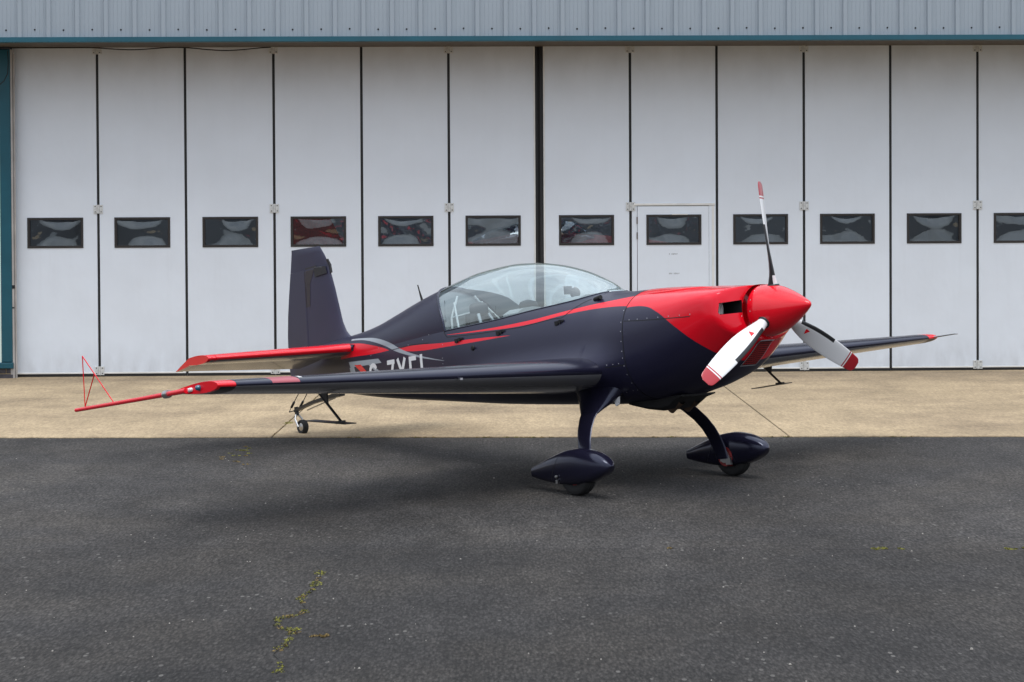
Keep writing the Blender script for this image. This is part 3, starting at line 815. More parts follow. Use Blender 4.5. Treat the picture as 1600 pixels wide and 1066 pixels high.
# ------------------------------------------------------------------ aircraft
PSI, PB = R(49.813), R(8.38)
n_ = Vector((math.cos(PSI), -math.sin(PSI), 0)); l_ = Vector((math.sin(PSI), math.cos(PSI), 0)); k_ = Vector((0, 0, 1))
bxv = n_ * math.cos(PB) + k_ * math.sin(PB); bzv = -n_ * math.sin(PB) + k_ * math.cos(PB)
GP = Vector((1.202, 15.920, 0))
OP = GP + n_ * 1.295 + k_ * 1.488
RM = Matrix((bxv, l_, bzv)).transposed()
AM = Matrix.Translation(GP) @ RM.to_4x4()
plane = empty('aerobatic_aircraft', AM)
tag(plane, 'low wing aerobatic monoplane, dark navy with red nose, parked on the apron', 'aircraft')
OFF = RM.transposed() @ (OP - GP)             # body frame: origin at propeller centre, x forward, y left, z up

def P(mbuild, name, mats, smooth=45, parent=None, label=None):
    o = mbuild.build(name, mats, plane if parent is None else parent, OFF if parent is None else None, smooth)
    if label: o['label'] = label
    return o

# ---- fuselage sections
f_zd = interp([(-.14, .200), (-.3, .222), (-.67, .265), (-1.1, .308), (-1.59, .335), (-1.72, .358), (-2.0, .376), (-2.5, .405), (-3.0, .435), (-3.4, .48), (-3.8, .58), (-4.2, .64), (-5, .56), (-6, .46), (-6.62, .42)])
f_zb = interp([(-.15, -.235), (-.24, -.33), (-.34, -.41), (-.45, -.468), (-.6, -.512), (-.8, -.556), (-1.2, -.603), (-1.6, -.600), (-2.1, -.568), (-3.1, -.487), (-4.0, -.393), (-5.1, -.272), (-6.2, -.11), (-6.62, -.06)])
f_hw = interp([(-.15, .455), (-.22, .478), (-.45, .492), (-.8, .500), (-1.2, .492), (-1.8, .455), (-2.5, .43), (-3.2, .405), (-3.7, .385), (-4.2, .345), (-5, .26), (-5.6, .19), (-6.2, .11), (-6.62, .055)])
f_zc = interp([(-.2, .0), (-.6, -.06), (-1.2, -.12), (-2, -.12), (-3.5, -.08), (-5, -.0), (-6.62, .10)])
f_zr = interp([(-1.70, .36), (-1.80, .345), (-2.04, .315), (-2.54, .29), (-3.0, .262), (-3.67, .243), (-4.5, .21), (-5.5, .18), (-6.62, .17)])
f_zt = interp([(-1.70, .362), (-1.785, .38), (-1.93, .478), (-2.2, .602), (-2.48, .684), (-2.73, .73), (-3.08, .759), (-3.45, .75), (-3.74, .712), (-4.03, .662), (-4.44, .586), (-4.76, .513), (-5.09, .443), (-5.36, .408), (-5.64, .388), (-6.2, .36), (-6.62, .35)])
f_nl = interp([(-.2, 2.0), (-.8, 2.3), (-1.3, 2.6), (-3, 2.7), (-5, 2.4), (-6.62, 2.0)])
f_nu = interp([(-.14, 5.0), (-.4, 4.2), (-.7, 3.2), (-1.0, 2.7), (-1.6, 2.4), (-2.5, 2.35), (-4, 2.3), (-6.62, 2.0)])
f_amp = interp([(-.2, 0), (-1.12, 0), (-1.38, .035), (-1.55, .10), (-1.8, .135), (-2.4, .12), (-2.9, .09), (-3.3, .04), (-3.6, 0), (-6.62, 0)])
def spow(c, p): return math.copysign(abs(c) ** p, c)
def sect_pt(x, th):
    zc = f_zc(x)
    if th < 0: n = f_nl(x); z = zc - (zc - f_zb(x)) * abs(math.sin(th)) ** (2 / n)
    else: n = f_nu(x); z = zc + (f_zd(x) - zc) * math.sin(th) ** (2 / n)
    y = f_hw(x) * max(math.cos(th), 0) ** (2 / n)
    am = f_amp(x)
    if am > 0:
        zw = -.30
        y += am * math.exp(-((z - zw) / .14) ** 2) * (1 if z > zw else 1)
    return y, z
def th_rail(x):
    if x > -1.70: return math.pi / 2
    zc = f_zc(x); q = min((f_zr(x) - zc) / (f_zd(x) - zc), 1.0)
    return math.asin(min(q ** (f_nu(x) / 2), 1.0))
NL = 44
def lower_ring(x):
    tr = th_rail(x); r = []
    for k in range(NL + 1):
        # finer near the top and bottom
        u = k / NL
        th = -math.pi / 2 + (tr + math.pi / 2) * u
        r.append(sect_pt(x, th))
    left = [(x, y, z) for y, z in r]; right = [(x, -y, z) for y, z in r]
    return right[::-1] + left[1:]                # from right rail, under the belly, to left rail
def half_loft(xs, ringf, name, mats, mode='open'):
    q = MB(); q.rings([ringf(x) for x in xs], 0, cap=False, closed=False)
    return q
JX = -1.225                                     # cowling joint
xs = list(np.concatenate([np.linspace(JX - .004, -2.2, 40), np.linspace(-2.23, -3.8, 44), np.linspace(-3.84, -6.62, 60)]))
fus = half_loft(xs, lower_ring, 'fuselage', M['body'])
# close the tail post
n = 2 * NL + 1
# hump: canopy and rear deck, from rail to ridge
def rail(x):
    return sect_pt(x, th_rail(x))
NU = 26
def shear(x):                                    # canopy hoop leans back towards the top
    return -.30 * math.exp(-((x + 3.72) / .55) ** 2)
f_n1 = interp([(-1.7, 2.0), (-2.4, 2.1), (-3.7, 2.1), (-4.6, 2.0), (-6.62, 2.0)])
def upper_ring(x):
    r = []
    for k in range(NU + 1):
        u = k / NU; ph = math.pi / 2 * u
        s = math.sin(ph)
        xx = x + shear(x) * s ** 1.5
        yr, zr = rail(x)
        nn = f_n1(x)
        zt = f_zt(xx)
        r.append((xx, yr * math.cos(ph) ** (2 / nn), zr + (zt - zr) * s ** (2 / nn)))
    right = [(a, -b, c) for a, b, c in r]
    return right + r[::-1][1:]
XG = -3.70                                       # rear edge of the glass at the rail
xs2 = list(np.linspace(XG, -4.6, 26)) + list(np.linspace(-4.65, -6.62, 40))
def merge(q):
    me_ = bpy.data.meshes.new('tmp'); me_.from_pydata(q.v, [], q.f)
    bm = bmesh.new(); bm.from_mesh(me_); bmesh.ops.remove_doubles(bm, verts=bm.verts, dist=.0004)
    bmesh.ops.recalc_face_normals(bm, faces=bm.faces)
    bm.verts.index_update()
    q2 = MB(); q2.v = [tuple(v.co) for v in bm.verts]; q2.f = [tuple(v.index for v in f.verts) for f in bm.faces]; q2.m = [0] * len(q2.f)
    bm.free(); bpy.data.meshes.remove(me_); return q2
full = MB(); full.v = list(fus.v); full.f = list(fus.f); full.m = list(fus.m)
full.rings([upper_ring(x) for x in xs2], 0, cap=False, closed=False)
# tail closing face
full = merge(full)
fuselage = P(full, 'fuselage', M['body'], 35)
fuselage['label'] = 'dark satin navy fuselage with red and grey stripes'

# ---- cowling
def cowl_ring(x, blend=0.0, x_over=None):
    r = []
    for k in range(2 * NL):
        th = -math.pi / 2 + 2 * math.pi * k / (2 * NL)
        thh = th if th <= math.pi / 2 else math.pi - th
        y, z = sect_pt(x, thh)
        if th > math.pi / 2: y = -y
        if blend:
            cy, cz = .212 * math.cos(th), .212 * math.sin(th)
            y = y * (1 - blend) + cy * blend; z = z * (1 - blend) + cz * blend
        xo = x if x_over is None else x_over
        if x > -.7: xo -= .085 * (y / .45) ** 2 * min((x + .7) / .4, 1.0)
        r.append((xo, y, z))
    return r
cw = MB()
rings = [cowl_ring(-.15, 1.0, -.28), cowl_ring(-.15, 1.0, -.135), cowl_ring(-.15, .93, -.122), cowl_ring(-.15, .80, -.118), cowl_ring(-.15, .5, -.121), cowl_ring(-.15, .2, -.127), cowl_ring(-.15, .05, -.137), cowl_ring(-.155), cowl_ring(-.175)]
rings += [cowl_ring(x) for x in np.concatenate([np.linspace(-.20, -.5, 14), np.linspace(-.53, JX, 30)])]
cw.rings(rings, 0, True)
cow = P(cw, 'cowling', [M['cowl'], M['matt_black']], 35)
# cooling air inlets cut into both cheeks
def cutter(vs, fs):
    me_ = bpy.data.meshes.new('cut'); me_.from_pydata(vs, [], fs)
    me_.materials.append(M['cowl']); me_.materials.append(M['matt_black'])
    bm = bmesh.new(); bm.from_mesh(me_); bmesh.ops.recalc_face_normals(bm, faces=bm.faces); bm.to_mesh(me_); bm.free()
    me_.polygons.foreach_set('material_index', [1] * len(me_.polygons))
    o = bpy.data.objects.new('cut', me_); COL.objects.link(o); o.parent = plane; o.location = OFF
    return o
cuts = []
for s in (-1, 1):
    ya, yb = .212, .432
    front = [(ya, .000), (yb - .012, -.006), (yb, .012), (yb - .014, .088), (ya + .004, .100)]
    vs = [(.02, s * y, z) for y, z in front] + [(-.40, s * (y * .9 + .03), z * .9) for y, z in front]
    m_ = len(front)
    fs = [tuple(range(m_)), tuple(range(m_, 2 * m_))] + [(i, (i + 1) % m_, m_ + (i + 1) % m_, m_ + i) for i in range(m_)]
    cuts.append(cutter(vs, fs))
bpy.context.view_layer.update()
for c in cuts:
    md = cow.modifiers.new('cut', 'BOOLEAN'); md.operation = 'DIFFERENCE'; md.object = c; md.solver = 'EXACT'; md.material_mode = 'INDEX'
dg = bpy.context.evaluated_depsgraph_get()
nm = bpy.data.meshes.new_from_object(cow.evaluated_get(dg))
cow.modifiers.clear(); old = cow.data; cow.data = nm; bpy.data.meshes.remove(old); nm.name = 'cowling'
smooth_by_angle(nm, 35)
for c in cuts: bpy.data.objects.remove(c)
cow['label'] = 'engine cowling, bright red above and dark navy below'
# cylinder fins inside the inlets
for s in (-1, 1):
    q = MB()
    for k in range(9):
        z = .008 + k * .0095
        q.box(-.27, -.235, min(s * .345, s * .43), max(s * .345, s * .43), z, z + .0035)
    for k in range(5):
        y = s * (.35 + k * .018)
        q.tube([(-.233, y, .0), (-.231, y + .006, .05), (-.233, y, .095)], .0035, 6)
    P(q, 'cylinder_fins', M['fin_core'], 30)

# (ridge added below)
# surface projection for everything painted or fixed on the skin
def world_bvh(objs):
    vs, fs = [], []
    for o in objs:
        n0 = len(vs); vs += [v.co.copy() for v in o.data.vertices]; fs += [tuple(i + n0 for i in p.vertices) for p in o.data.polygons]
    return BVHTree.FromPolygons(vs, fs)
BV = world_bvh([fuselage, cow])
def side(x, z, s=-1, off=.002):
    h, nrm, _, _ = BV.ray_cast(Vector((x, s * 3.0, z)), Vector((0, -s, 0)))
    if h is None: return Vector((x, s * .3, z)), Vector((0, s, 0))
    if nrm.y * s < 0: nrm = -nrm
    return h + nrm * off, nrm
def topp(x, y, off=.002):
    h, nrm, _, _ = BV.ray_cast(Vector((x, y, 3)), Vector((0, 0, -1)))
    if h is None: return Vector((x, y, .3)), Vector((0, 0, 1))
    if nrm.z < 0: nrm = -nrm
    return h + nrm * off, nrm
def frontp(y, z, off=.002):
    h, nrm, _, _ = BV.ray_cast(Vector((2, y, z)), Vector((-1, 0, 0)))
    if h is None: return Vector((-.2, y, z)), Vector((1, 0, 0))
    if nrm.x < 0: nrm = -nrm
    return h + nrm * off, nrm
def resample(pts, step):
    o = [pts[0]]
    for a, b_ in zip(pts[:-1], pts[1:]):
        L_ = math.hypot(b_[0] - a[0], b_[1] - a[1]); n = max(int(L_ / step), 1)
        o += [(a[0] + (b_[0] - a[0]) * k / n, a[1] + (b_[1] - a[1]) * k / n) for k in range(1, n + 1)]
    return o
def strip(q, pts, wd, fn, step=.02, m=0, nw=2):
    """band of width wd along a 2-D path, laid on the skin by fn"""
    pts = resample(pts, step); rows = []
    for i, p in enumerate(pts):
        a = pts[max(i - 1, 0)]; b_ = pts[min(i + 1, len(pts) - 1)]
        dx, dz = b_[0] - a[0], b_[1] - a[1]; L_ = math.hypot(dx, dz) or 1
        nx, nz = -dz / L_, dx / L_
        rows.append([fn(p[0] + nx * wd * (j / nw - .5), p[1] + nz * wd * (j / nw - .5))[0] for j in range(nw + 1)])
    q.rings(rows, m, cap=False, closed=False)
def quad_patch(q, c4, fn, nu=10, nv=10, m=0):
    """bilinear patch from four 2-D corners laid on the skin"""
    rows = []
    for i in range(nu + 1):
        u = i / nu; row = []
        for j in range(nv + 1):
            v_ = j / nv
            x = (c4[0][0] * (1 - u) + c4[1][0] * u) * (1 - v_) + (c4[3][0] * (1 - u) + c4[2][0] * u) * v_
            z = (c4[0][1] * (1 - u) + c4[1][1] * u) * (1 - v_) + (c4[3][1] * (1 - u) + c4[2][1] * u) * v_
            row.append(fn(x, z)[0])
        rows.append(row)
    q.rings(rows, m, cap=False, closed=False)

for s in (-1, 1):
    q = MB(); pts = []
    for x, y in ((-1.21, .285), (-1.0, .300), (-.8, .305), (-.65, .290), (-.52, .262), (-.42, .235)):
        c, nr = topp(x, s * y, -.002); pts.append(tuple(c))
    q.tube(pts, [.004, .012, .014, .013, .010, .004], 8)
    P(q, 'cowling_ridge', M['red'], 60)

# ---- canopy
xs3 = list(np.linspace(-1.712, -2.1, 22)) + list(np.linspace(-2.14, XG, 44))
cq = MB(); cq.rings([upper_ring(x) for x in xs3], 0, cap=False, closed=False)
canopy = P(merge(cq), 'canopy', M['canopy'], 180)
canopy['label'] = 'clear bubble canopy reflecting a pale sky'
# rear hoop and rail of the canopy
q = MB(); q.tube([tuple(Vector(p) * 1.0) for p in upper_ring(XG)], .012, 8); q.build('hoop', M['navy'], canopy, smooth=60)
for s in (-1, 1):
    q = MB(); q.tube([(x, s * (rail(x)[0] - .004), rail(x)[1]) for x in np.linspace(-1.74, XG, 40)], .009, 8); q.build('rail', M['navy'], canopy, smooth=60)
# cockpit tub: floor, bulkheads, side walls seen through the acrylic
q = MB()
tub = []
for x in np.linspace(-1.95, XG - .02, 24):
    yr, zr = rail(x); yw = max(yr - .03, .05)
    tub.append([(x, -yw, zr - .01), (x, -yw, .05), (x, -yw * .8, -.12), (x, 0, -.14), (x, yw * .8, -.12), (x, yw, .05), (x, yw, zr - .01)])
q.rings(tub, 0, cap=False, closed=False)
P(q, 'cockpit_tub', M['interior'], 40)
q = MB()                                          # rear bulkhead with a dark upholstered face
ring = [(XG + .0 + (p[0] - XG) * .9 - .015, p[1] * .93, f_zr(XG) + (p[2] - f_zr(XG)) * .90) for p in upper_ring(XG)] + [(XG - .01, .30, -.1), (XG - .01, -.30, -.1)]
q.rings([[Vector(p) + Vector((-.02, 0, 0)) for p in ring], [Vector(p) for p in ring]], 0, True)
P(q, 'rear_bulkhead', M['interior'], 30)
def seat(x0, zs, hr):
    q = MB()
    rows = []
    for (dx, z, hw_) in ((.02, -.10, .19), (.0, .05, .20), (-.05, .20, .195), (-.10, .36, .17), (-.125, .44, .14)):
        rows.append([(x0 + dx + .035, -hw_, z + zs), (x0 + dx + .015, 0, z + zs), (x0 + dx + .035, hw_, z + zs), (x0 + dx - .045, hw_ * .95, z + zs), (x0 + dx - .05, 0, z + zs), (x0 + dx - .045, -hw_ * .95, z + zs)])
    q.rings(rows, 0, True)
    o = P(q, 'seat', M['headrest'], 40)
    q = MB()
    rows = []
    for t in np.linspace(0, 1, 9):
        e = math.sqrt(max(1 - (2 * t - 1) ** 4, .02))
        rows.append([(x0 - .13 + .045 * e * math.cos(a) , .105 * e * math.sin(a), zs + .40 + .15 * t) for a in np.linspace(0, 2 * math.pi, 16, endpoint=False)])
    q.rings(rows, 0, True)
    q.build('headrest', M['headrest'], o, smooth=60)
    for s in ((-1, 1) if hr else ()):
        q = MB(); q.tube([(x0 - .07, s * .06, zs + .43), (x0 + .0, s * .09, zs + .30), (x0 + .05, s * .11, zs + .12), (x0 + .10, s * .12, zs - .04)], .016, 6); q.build('belt', M['stripe_grey'], o, smooth=60)
    return o
seat(-2.78, -.125, 0)
seat(-3.48, -.06, 1)
q = MB()                                          # instrument coamings
for (xa, xb, zz, hw_) in ((-2.02, -2.28, .345, .24), (-2.86, -3.06, .33, .20)):
    q.rings([[(x, -hw_, zz - .12), (x, -hw_ * .9, zz - .02), (x, -hw_ * .5, zz + .02), (x, 0, zz + .03), (x, hw_ * .5, zz + .02), (x, hw_ * .9, zz - .02), (x, hw_, zz - .12)] for x in (xa, (xa + xb) / 2, xb)], 0, True)
P(q, 'instrument_coaming', M['coaming'], 40)
q = MB(); q.lathe([(-.02, .045), (0, .05), (.012, .048), (.014, .001)], 'x', (-2.30, .02, .41), 16); q.box(-2.31, -2.29, -.10, -.02, .40, .47)
P(q, 'cockpit_instrument', M['headrest'], 40)
q = MB()                                          # white tubular frame behind the rear seat
for s in (-1, 1):
    q.tube([(-3.66, s * .30, .05), (-3.72, s * .24, .36), (-3.78, s * .10, .56)], .012, 8)
    q.tube([(-3.66, s * .30, .05), (-3.45, s * .34, .17), (-3.1, s * .33, .12)], .011, 8)
    q.tube([(-3.76, s * .16, .50), (-3.55, s * .30, .22), (-3.42, s * .33, .14)], .011, 8)
q.tube([(-3.72, -.24, .36), (-3.74, 0, .40), (-3.72, .24, .36)], .011, 8)
P(q, 'tube_frame', M['tube_white'], 60)

q = MB(); rows = []                              # dark liner of the rear deck reaching forward on the far side
for k in range(13):
    u = k / 12; row = []
    for j in range(9):
        x = XG + (-.02 + .52 * (1 - u) ** 1.4) * (j / 8)
        ring = upper_ring(x); n2 = len(ring); p = ring[n2 - 1 - int(round(u * NU))]
        row.append((p[0], p[1] * .965, f_zr(x) + (p[2] - f_zr(x)) * .965))
    rows.append(row)
q.rings(rows, 0, cap=False, closed=False)
P(q, 'rear_liner', M['interior'], 60)

# ---- panel gaps, fasteners and small fittings on the skin
q = MB()
for s in (-1, 1):
    fn = lambda x, z, s=s: side(x, z, s, .0012)
    for pts in ([(-3.723, .524), (-3.735, .40), (-3.719, .307), (-3.70, .22), (-3.655, .182), (-3.2, .165), (-2.6, .158), (-2.188, .183), (-2.06, .178), (-2.02, .195), (-1.96, .232), (-1.86, .28), (-1.788, .303)],
                [(-1.215, .06), (-1.0, .042), (-.8, .03), (-.6, .02), (-.45, .012)],
                [(-1.235, -.29), (-1.35, -.292), (-1.44, -.294)],
                [(-4.6, .158), (-4.2, .170), (-3.95, .158)],):
        strip(q, pts, .006, fn, .02)
for k in range(1):
    ring = [Vector(p) for p in cowl_ring(JX - .002)]
    rr = [[p + Vector((dx, p.y * .0035, p.z * .0035)) for dx in (.004, -.004)] for p in ring]
    q.rings(rr + [rr[0]], 0, cap=False, closed=False)
P(q, 'panel_gap', M['seam'], None)
q = MB()
def rivet(q, c, nrm, r=.0048):
    nrm = nrm.normalized(); a = nrm.orthogonal().normalized(); b_ = nrm.cross(a)
    ring = [c + (a * math.cos(t) + b_ * math.sin(t)) * r for t in np.linspace(0, 2 * math.pi, 8, endpoint=False)]
    ring2 = [c + nrm * r * .35 + (a * math.cos(t) + b_ * math.sin(t)) * r * .6 for t in np.linspace(0, 2 * math.pi, 8, endpoint=False)]
    q.rings([ring, ring2], 0, True)
for s in (-1, 1):
    spots = [(-1.25, z) for z in (.15, .055, -.02, -.10, -.18, -.235, -.30, -.37, -.44, -.50)]
    spots += [(x, .065 - (x + 1.2) * .05) for x in (-1.15, -1.05, -.93, -.80, -.68, -.56, -.45)]
    spots += [(x, -.275) for x in (-1.30, -1.36, -1.42)] + [(-1.30 - k * .09, -.50 - k * .008) for k in range(6)]
    spots += [(-3.72, .12), (-3.73, .0), (-3.73, -.05), (-4.05, .20), (-4.3, .175), (-3.95, .235), (-5.0, .14), (-5.25, .10), (-4.85, .20)]
    spots += [(-3.3 - k * .07, -.42) for k in range(4)]
    for x, z in spots:
        c, nr = side(x, z, s, 0); rivet(q, c, nr)
for a in np.linspace(0, 2 * math.pi, 14, endpoint=False):
    rivet(q, Vector((-.085, .203 * math.cos(a), .203 * math.sin(a))), Vector((0, math.cos(a), math.sin(a))), .006)
for (y, z) in ((-.235, .05), (-.235, -.03), (.235, .05)):
    c, nr = frontp(y, z, 0); rivet(q, c, nr)
fas = P(q, 'fasteners', M['screw'], 60); fas['kind'] = 'stuff'
# canopy latches and fuel cap
for (x, z) in ((-3.47, .145), (-2.87, .150), (-2.07, .150)):
    c, nr = side(x, z, -1, .0)
    q = MB(); q.box(-.055, .055, -.014, .002, -.008, .008); q.box(-.05, -.01, -.018, .002, -.026, .0); q.box(.005, .02, -.02, .002, -.02, .012)
    o = P(q, 'latch', M['matt_black'], None); o.location = OFF + c; o.rotation_euler = (0, R(-3), 0)
c, nr = side(-3.26, .045, -1, .0)
q = MB(); q.lathe([(0.01, .024), (-.004, .024), (-.010, .020), (-.012, .012), (-.012, .001)], 'y', n=16); q.box(-.006, .03, -.022, -.008, -.006, .006)
o = P(q, 'fuel_cap', M['matt_black'], 40); o.location = OFF + c
c, nr = side(-1.70, .295, -1, .0)
q = MB(); q.tube([(-.07, .01, -.006), (-.03, -.012, .0), (.03, -.016, .006), (.045, -.016, .008)], [.010, .018, .020, .020], 12)
o = P(q, 'cockpit_vent', M['matt_black'], 60); o.location = OFF + c
# antenna
q = MB(); q.tube([(-4.44, 0, .57), (-4.45, 0, .62), (-4.475, 0, .70), (-4.49, 0, .755)], [.016, .012, .007, .006], 8)
P(q, 'antenna', M['matt_black'], 60)

# ---- registration and emblem
fnr = lambda x, z: side(x, z, -1, .0022)
zt_, zb_ = .066, -.212; H = zt_ - zb_; sw = .042
def letter(name, strokes, m='white'):
    q = MB()
    for i, st in enumerate(strokes):
        strip(q, st, sw, lambda x, z, i=i: side(x, z, -1, .0022 + .0004 * i), .015, nw=3)
    return P(q, name, M[m], None)
def arc(cx, cz, rx, rz, a0, a1, n=14): return [(cx + rx * math.cos(R(a0 + (a1 - a0) * k / n)), cz + rz * math.sin(R(a0 + (a1 - a0) * k / n))) for k in range(n + 1)]
gx = -4.965; e = sw / 2
letter('registration_letter', [arc(gx, zt_ - e - .055, .058, .055, 20, 180) + [(gx - .058, zb_ + e + .055)] + arc(gx, zb_ + e + .055, .058, .055, 180, 360) + [(gx + .058, (zt_ + zb_) / 2 - .01)], [(gx + .07, (zt_ + zb_) / 2 - .01), (gx + .0, (zt_ + zb_) / 2 - .01)]])
letter('registration_letter', [[(-4.85, (zt_ + zb_) / 2), (-4.765, (zt_ + zb_) / 2)]])
letter('registration_letter', [[(-4.695, zt_ - e), (-4.555, zt_ - e)], [(-4.575, zt_ - .01), (-4.675, zb_ + .01)], [(-4.695, zb_ + e), (-4.555, zb_ + e)]])
letter('registration_letter', [[(-4.50, zt_), (-4.365, zb_)], [(-4.365, zt_), (-4.50, zb_)]])
letter('registration_letter', [[(-4.275, zt_), (-4.275, zb_)], [(-4.295, zt_ - e), (-4.168, zt_ - e)], [(-4.295, (zt_ + zb_) / 2), (-4.185, (zt_ + zb_) / 2)], [(-4.295, zb_ + e), (-4.168, zb_ + e)]])
letter('registration_letter', [[(-4.08, zt_ + .004), (-4.08, zb_)], [(-4.10, zb_ + e), (-3.97, zb_ + e)]])
q = MB()
fe = lambda x, z: side(x, z, -1, .0012)
quad_patch(q, [(-5.44, .118), (-4.86, .100), (-4.80, .055), (-5.41, .060)], fe, 16, 6)
quad_patch(q, [(-5.43, .06), (-5.34, .06), (-5.29, -.05), (-5.39, -.06)], fe)
quad_patch(q, [(-5.06, .06), (-4.98, .055), (-4.85, -.02), (-4.92, -.02)], fe)
P(q, 'emblem', M['stripe_grey'], None)
q = MB(); quad_patch(q, [(-5.33, .078), (-5.20, .072), (-5.06, -.03), (-5.16, -.03)], lambda x, z: side(x, z, -1, .0018)); P(q, 'emblem_arrow', M['red'], None)

# ---- chin grille
q = MB(); q2 = MB(); q3 = MB()
C4 = [(-.070, -.225), (.082, -.225), (.058, -.400), (-.105, -.400)]
quad_patch(q, C4, lambda y, z: frontp(y, z, .002), 10, 12)
P(q, 'oil_cooler_inlet', M['matt_black'], 60)
def bil(u, v_):
    y = (C4[0][0] * (1 - u) + C4[1][0] * u) * (1 - v_) + (C4[3][0] * (1 - u) + C4[2][0] * u) * v_
    z = (C4[0][1] * (1 - u) + C4[1][1] * u) * (1 - v_) + (C4[3][1] * (1 - u) + C4[2][1] * u) * v_
    return y, z
for k in range(1, 9): strip(q2, [bil(k / 9, 0), bil(k / 9, 1)], .0045, lambda y, z: frontp(y, z, .005), .02, nw=1)
for k in range(1, 12): strip(q2, [bil(0, k / 12), bil(1, k / 12)], .0045, lambda y, z: frontp(y, z, .0055), .02, nw=1)
P(q2, 'grille_mesh', mat('dark_red_mesh', (.42, .012, .016), .45), None)
strip(q3, C4 + [C4[0]], .006, lambda y, z: frontp(y, z, .006), .02, nw=1)
P(q3, 'grille_frame', M['stripe_grey'], None)

# ---- spinner and propeller
q = MB()
sp_prof = [(-.112, .200), (-.111, .204), (-.06, .203), (-.02, .197), (.04, .183), (.09, .166), (.14, .143), (.19, .118), (.24, .090), (.29, .060), (.33, .034), (.35, .018), (.36, .002)]
fsp = interp(sp_prof[1:])
q.lathe([(-.112, .190), (-.112, .203)] + [(x, fsp(x)) for x in np.linspace(-.108, .36, 36)], 'x', n=56)
P(q, 'spinner', M['red'], 60)
def blade_mesh():
    q = MB(); rings = []; zs_ = [.14, .19, .22, .26, .30, .36, .42, .5, .58, .66, .74, .82, .88, .92, .95, .97, .985, .995, 1.0]
    ch = interp([(.14, .080), (.19, .083), (.26, .108), (.36, .140), (.46, .160), (.56, .166), (.7, .162), (.85, .145), (.95, .126), (1.0, .112)])
    th = interp([(.14, .080), (.19, .078), (.26, .055), (.36, .036), (.5, .026), (.75, .015), (1.0, .008)])
    pt = interp([(.14, 50), (.3, 48), (.5, 38), (.75, 31), (1.0, 26)])
    N = 28
    for z in zs_:
        c = ch(z); t = th(z); a = R(pt(z)); ring = []
        tipf = 1.0
        if z > .93:
            tipf = max(1 - ((z - .93) / .0705) ** 6, .30) ** .5
        ro = min(max((z - .17) / .14, 0), 1)
        for k in range(N):
            ph = 2 * math.pi * k / N
            cx = math.cos(ph); sy = math.sin(ph)
            # + chord towards the leading edge; + thickness towards the front
            x = c * tipf * (.5 * cx - .06 * ro * 1)
            foil = sy * (1 if sy > 0 else .55 * ro + (1 - ro)) * (1 - .35 * ro * (-cx))
            y = .5 * t * tipf ** .5 * foil
            ring.append((x * math.cos(a) - y * math.sin(a), x * math.sin(a) + y * math.cos(a), z))
        rings.append(ring)
    q.rings(rings, 0, True)
    n = 0; nf = 0
    for i in range(len(zs_) - 1):
        for k in range(N):
            mid = 2 * math.pi * (k + .5) / N
            m = 0
            if math.sin(mid) < -.1: m = 1                     # black rear face
            if math.cos(mid) > .55 and .25 < zs_[i] < .64: m = 1   # erosion strip on the leading edge
            q.m[nf] = m; nf += 1
    return q
bq = blade_mesh()
o0 = bq.build('propeller_blade', [M['blade'], M['black']], None, None, 40); bme_ = o0.data; bpy.data.objects.remove(o0)
def tri_logo():
    q = MB()
    return q
for k in range(3):
    a = R(1.384 + 120 * k)
    up = Vector((0, -math.sin(a), math.cos(a)))            # radial direction
    tang = Vector((0, -math.cos(a), -math.sin(a)))         # rotation direction (up towards -y)
    f = Vector((1, 0, 0))
    # local x -> leading edge, local y -> front, local z -> radial ; needs a right handed frame
    Mx = Matrix((tang, f, up)).transposed()
    b_ = link_mesh('propeller_blade', bme_, plane)
    if Mx.determinant() < 0:
        pass
    b_.matrix_local = Matrix.Translation(OFF) @ Mx.to_4x4()
    # small red triangle near the root
    c4 = []
    t = .36; aa = R(44)
    q = MB()
    def pt2(x, z): return (x * math.cos(aa) - -.0205 * -math.sin(aa) * 1, x * math.sin(aa) + .0205 * math.cos(aa), z)
    q.add([pt2(-.03, t), pt2(.012, t + .028), pt2(.018, t - .024)], [(0, 1, 2)])
    q.build('maker_mark', M['red'], b_)
    q = MB(); q.lathe([(.12, .050), (.188, .052), (.192, .049), (.192, .03)], 'z', n=24); q.build('blade_root_cuff', M['black'], b_, smooth=40)

# ---- wings
def foil(x, t): return 5 * t * (.2969 * math.sqrt(max(x, 0)) - .126 * x - .3516 * x**2 + .2843 * x**3 - .1036 * x**4)
def wing_geo(y):                               # |y| -> leading edge x, z, chord, thickness ratio
    t = (y - .5) / 3.55
    le = -1.475 - .130 * t
    te = -3.18 + .90 * t
    return le, -.310 + .095 * t, le - te, .165 - .035 * t
NA = 34
def foil_loop(y, s, f0, f1, zoff=0):
    """closed loop from the upper surface at chord fraction f1, round f0, to the lower surface at f1"""
    le, z, c, t = wing_geo(y); loop = []
    fr = [f0 + (f1 - f0) * (1 - math.cos(math.pi / 2 * k / NA)) for k in range(NA + 1)] if f0 == 0 else [f0 + (f1 - f0) * k / 8 for k in range(9)]
    for f in reversed(fr): loop.append((le - c * f, s * y, z + foil(f, t) * c))
    for f in fr[(1 if f0 == 0 else 0):]: loop.append((le - c * f, s * y, z - foil(f, t) * c))
    return loop, fr
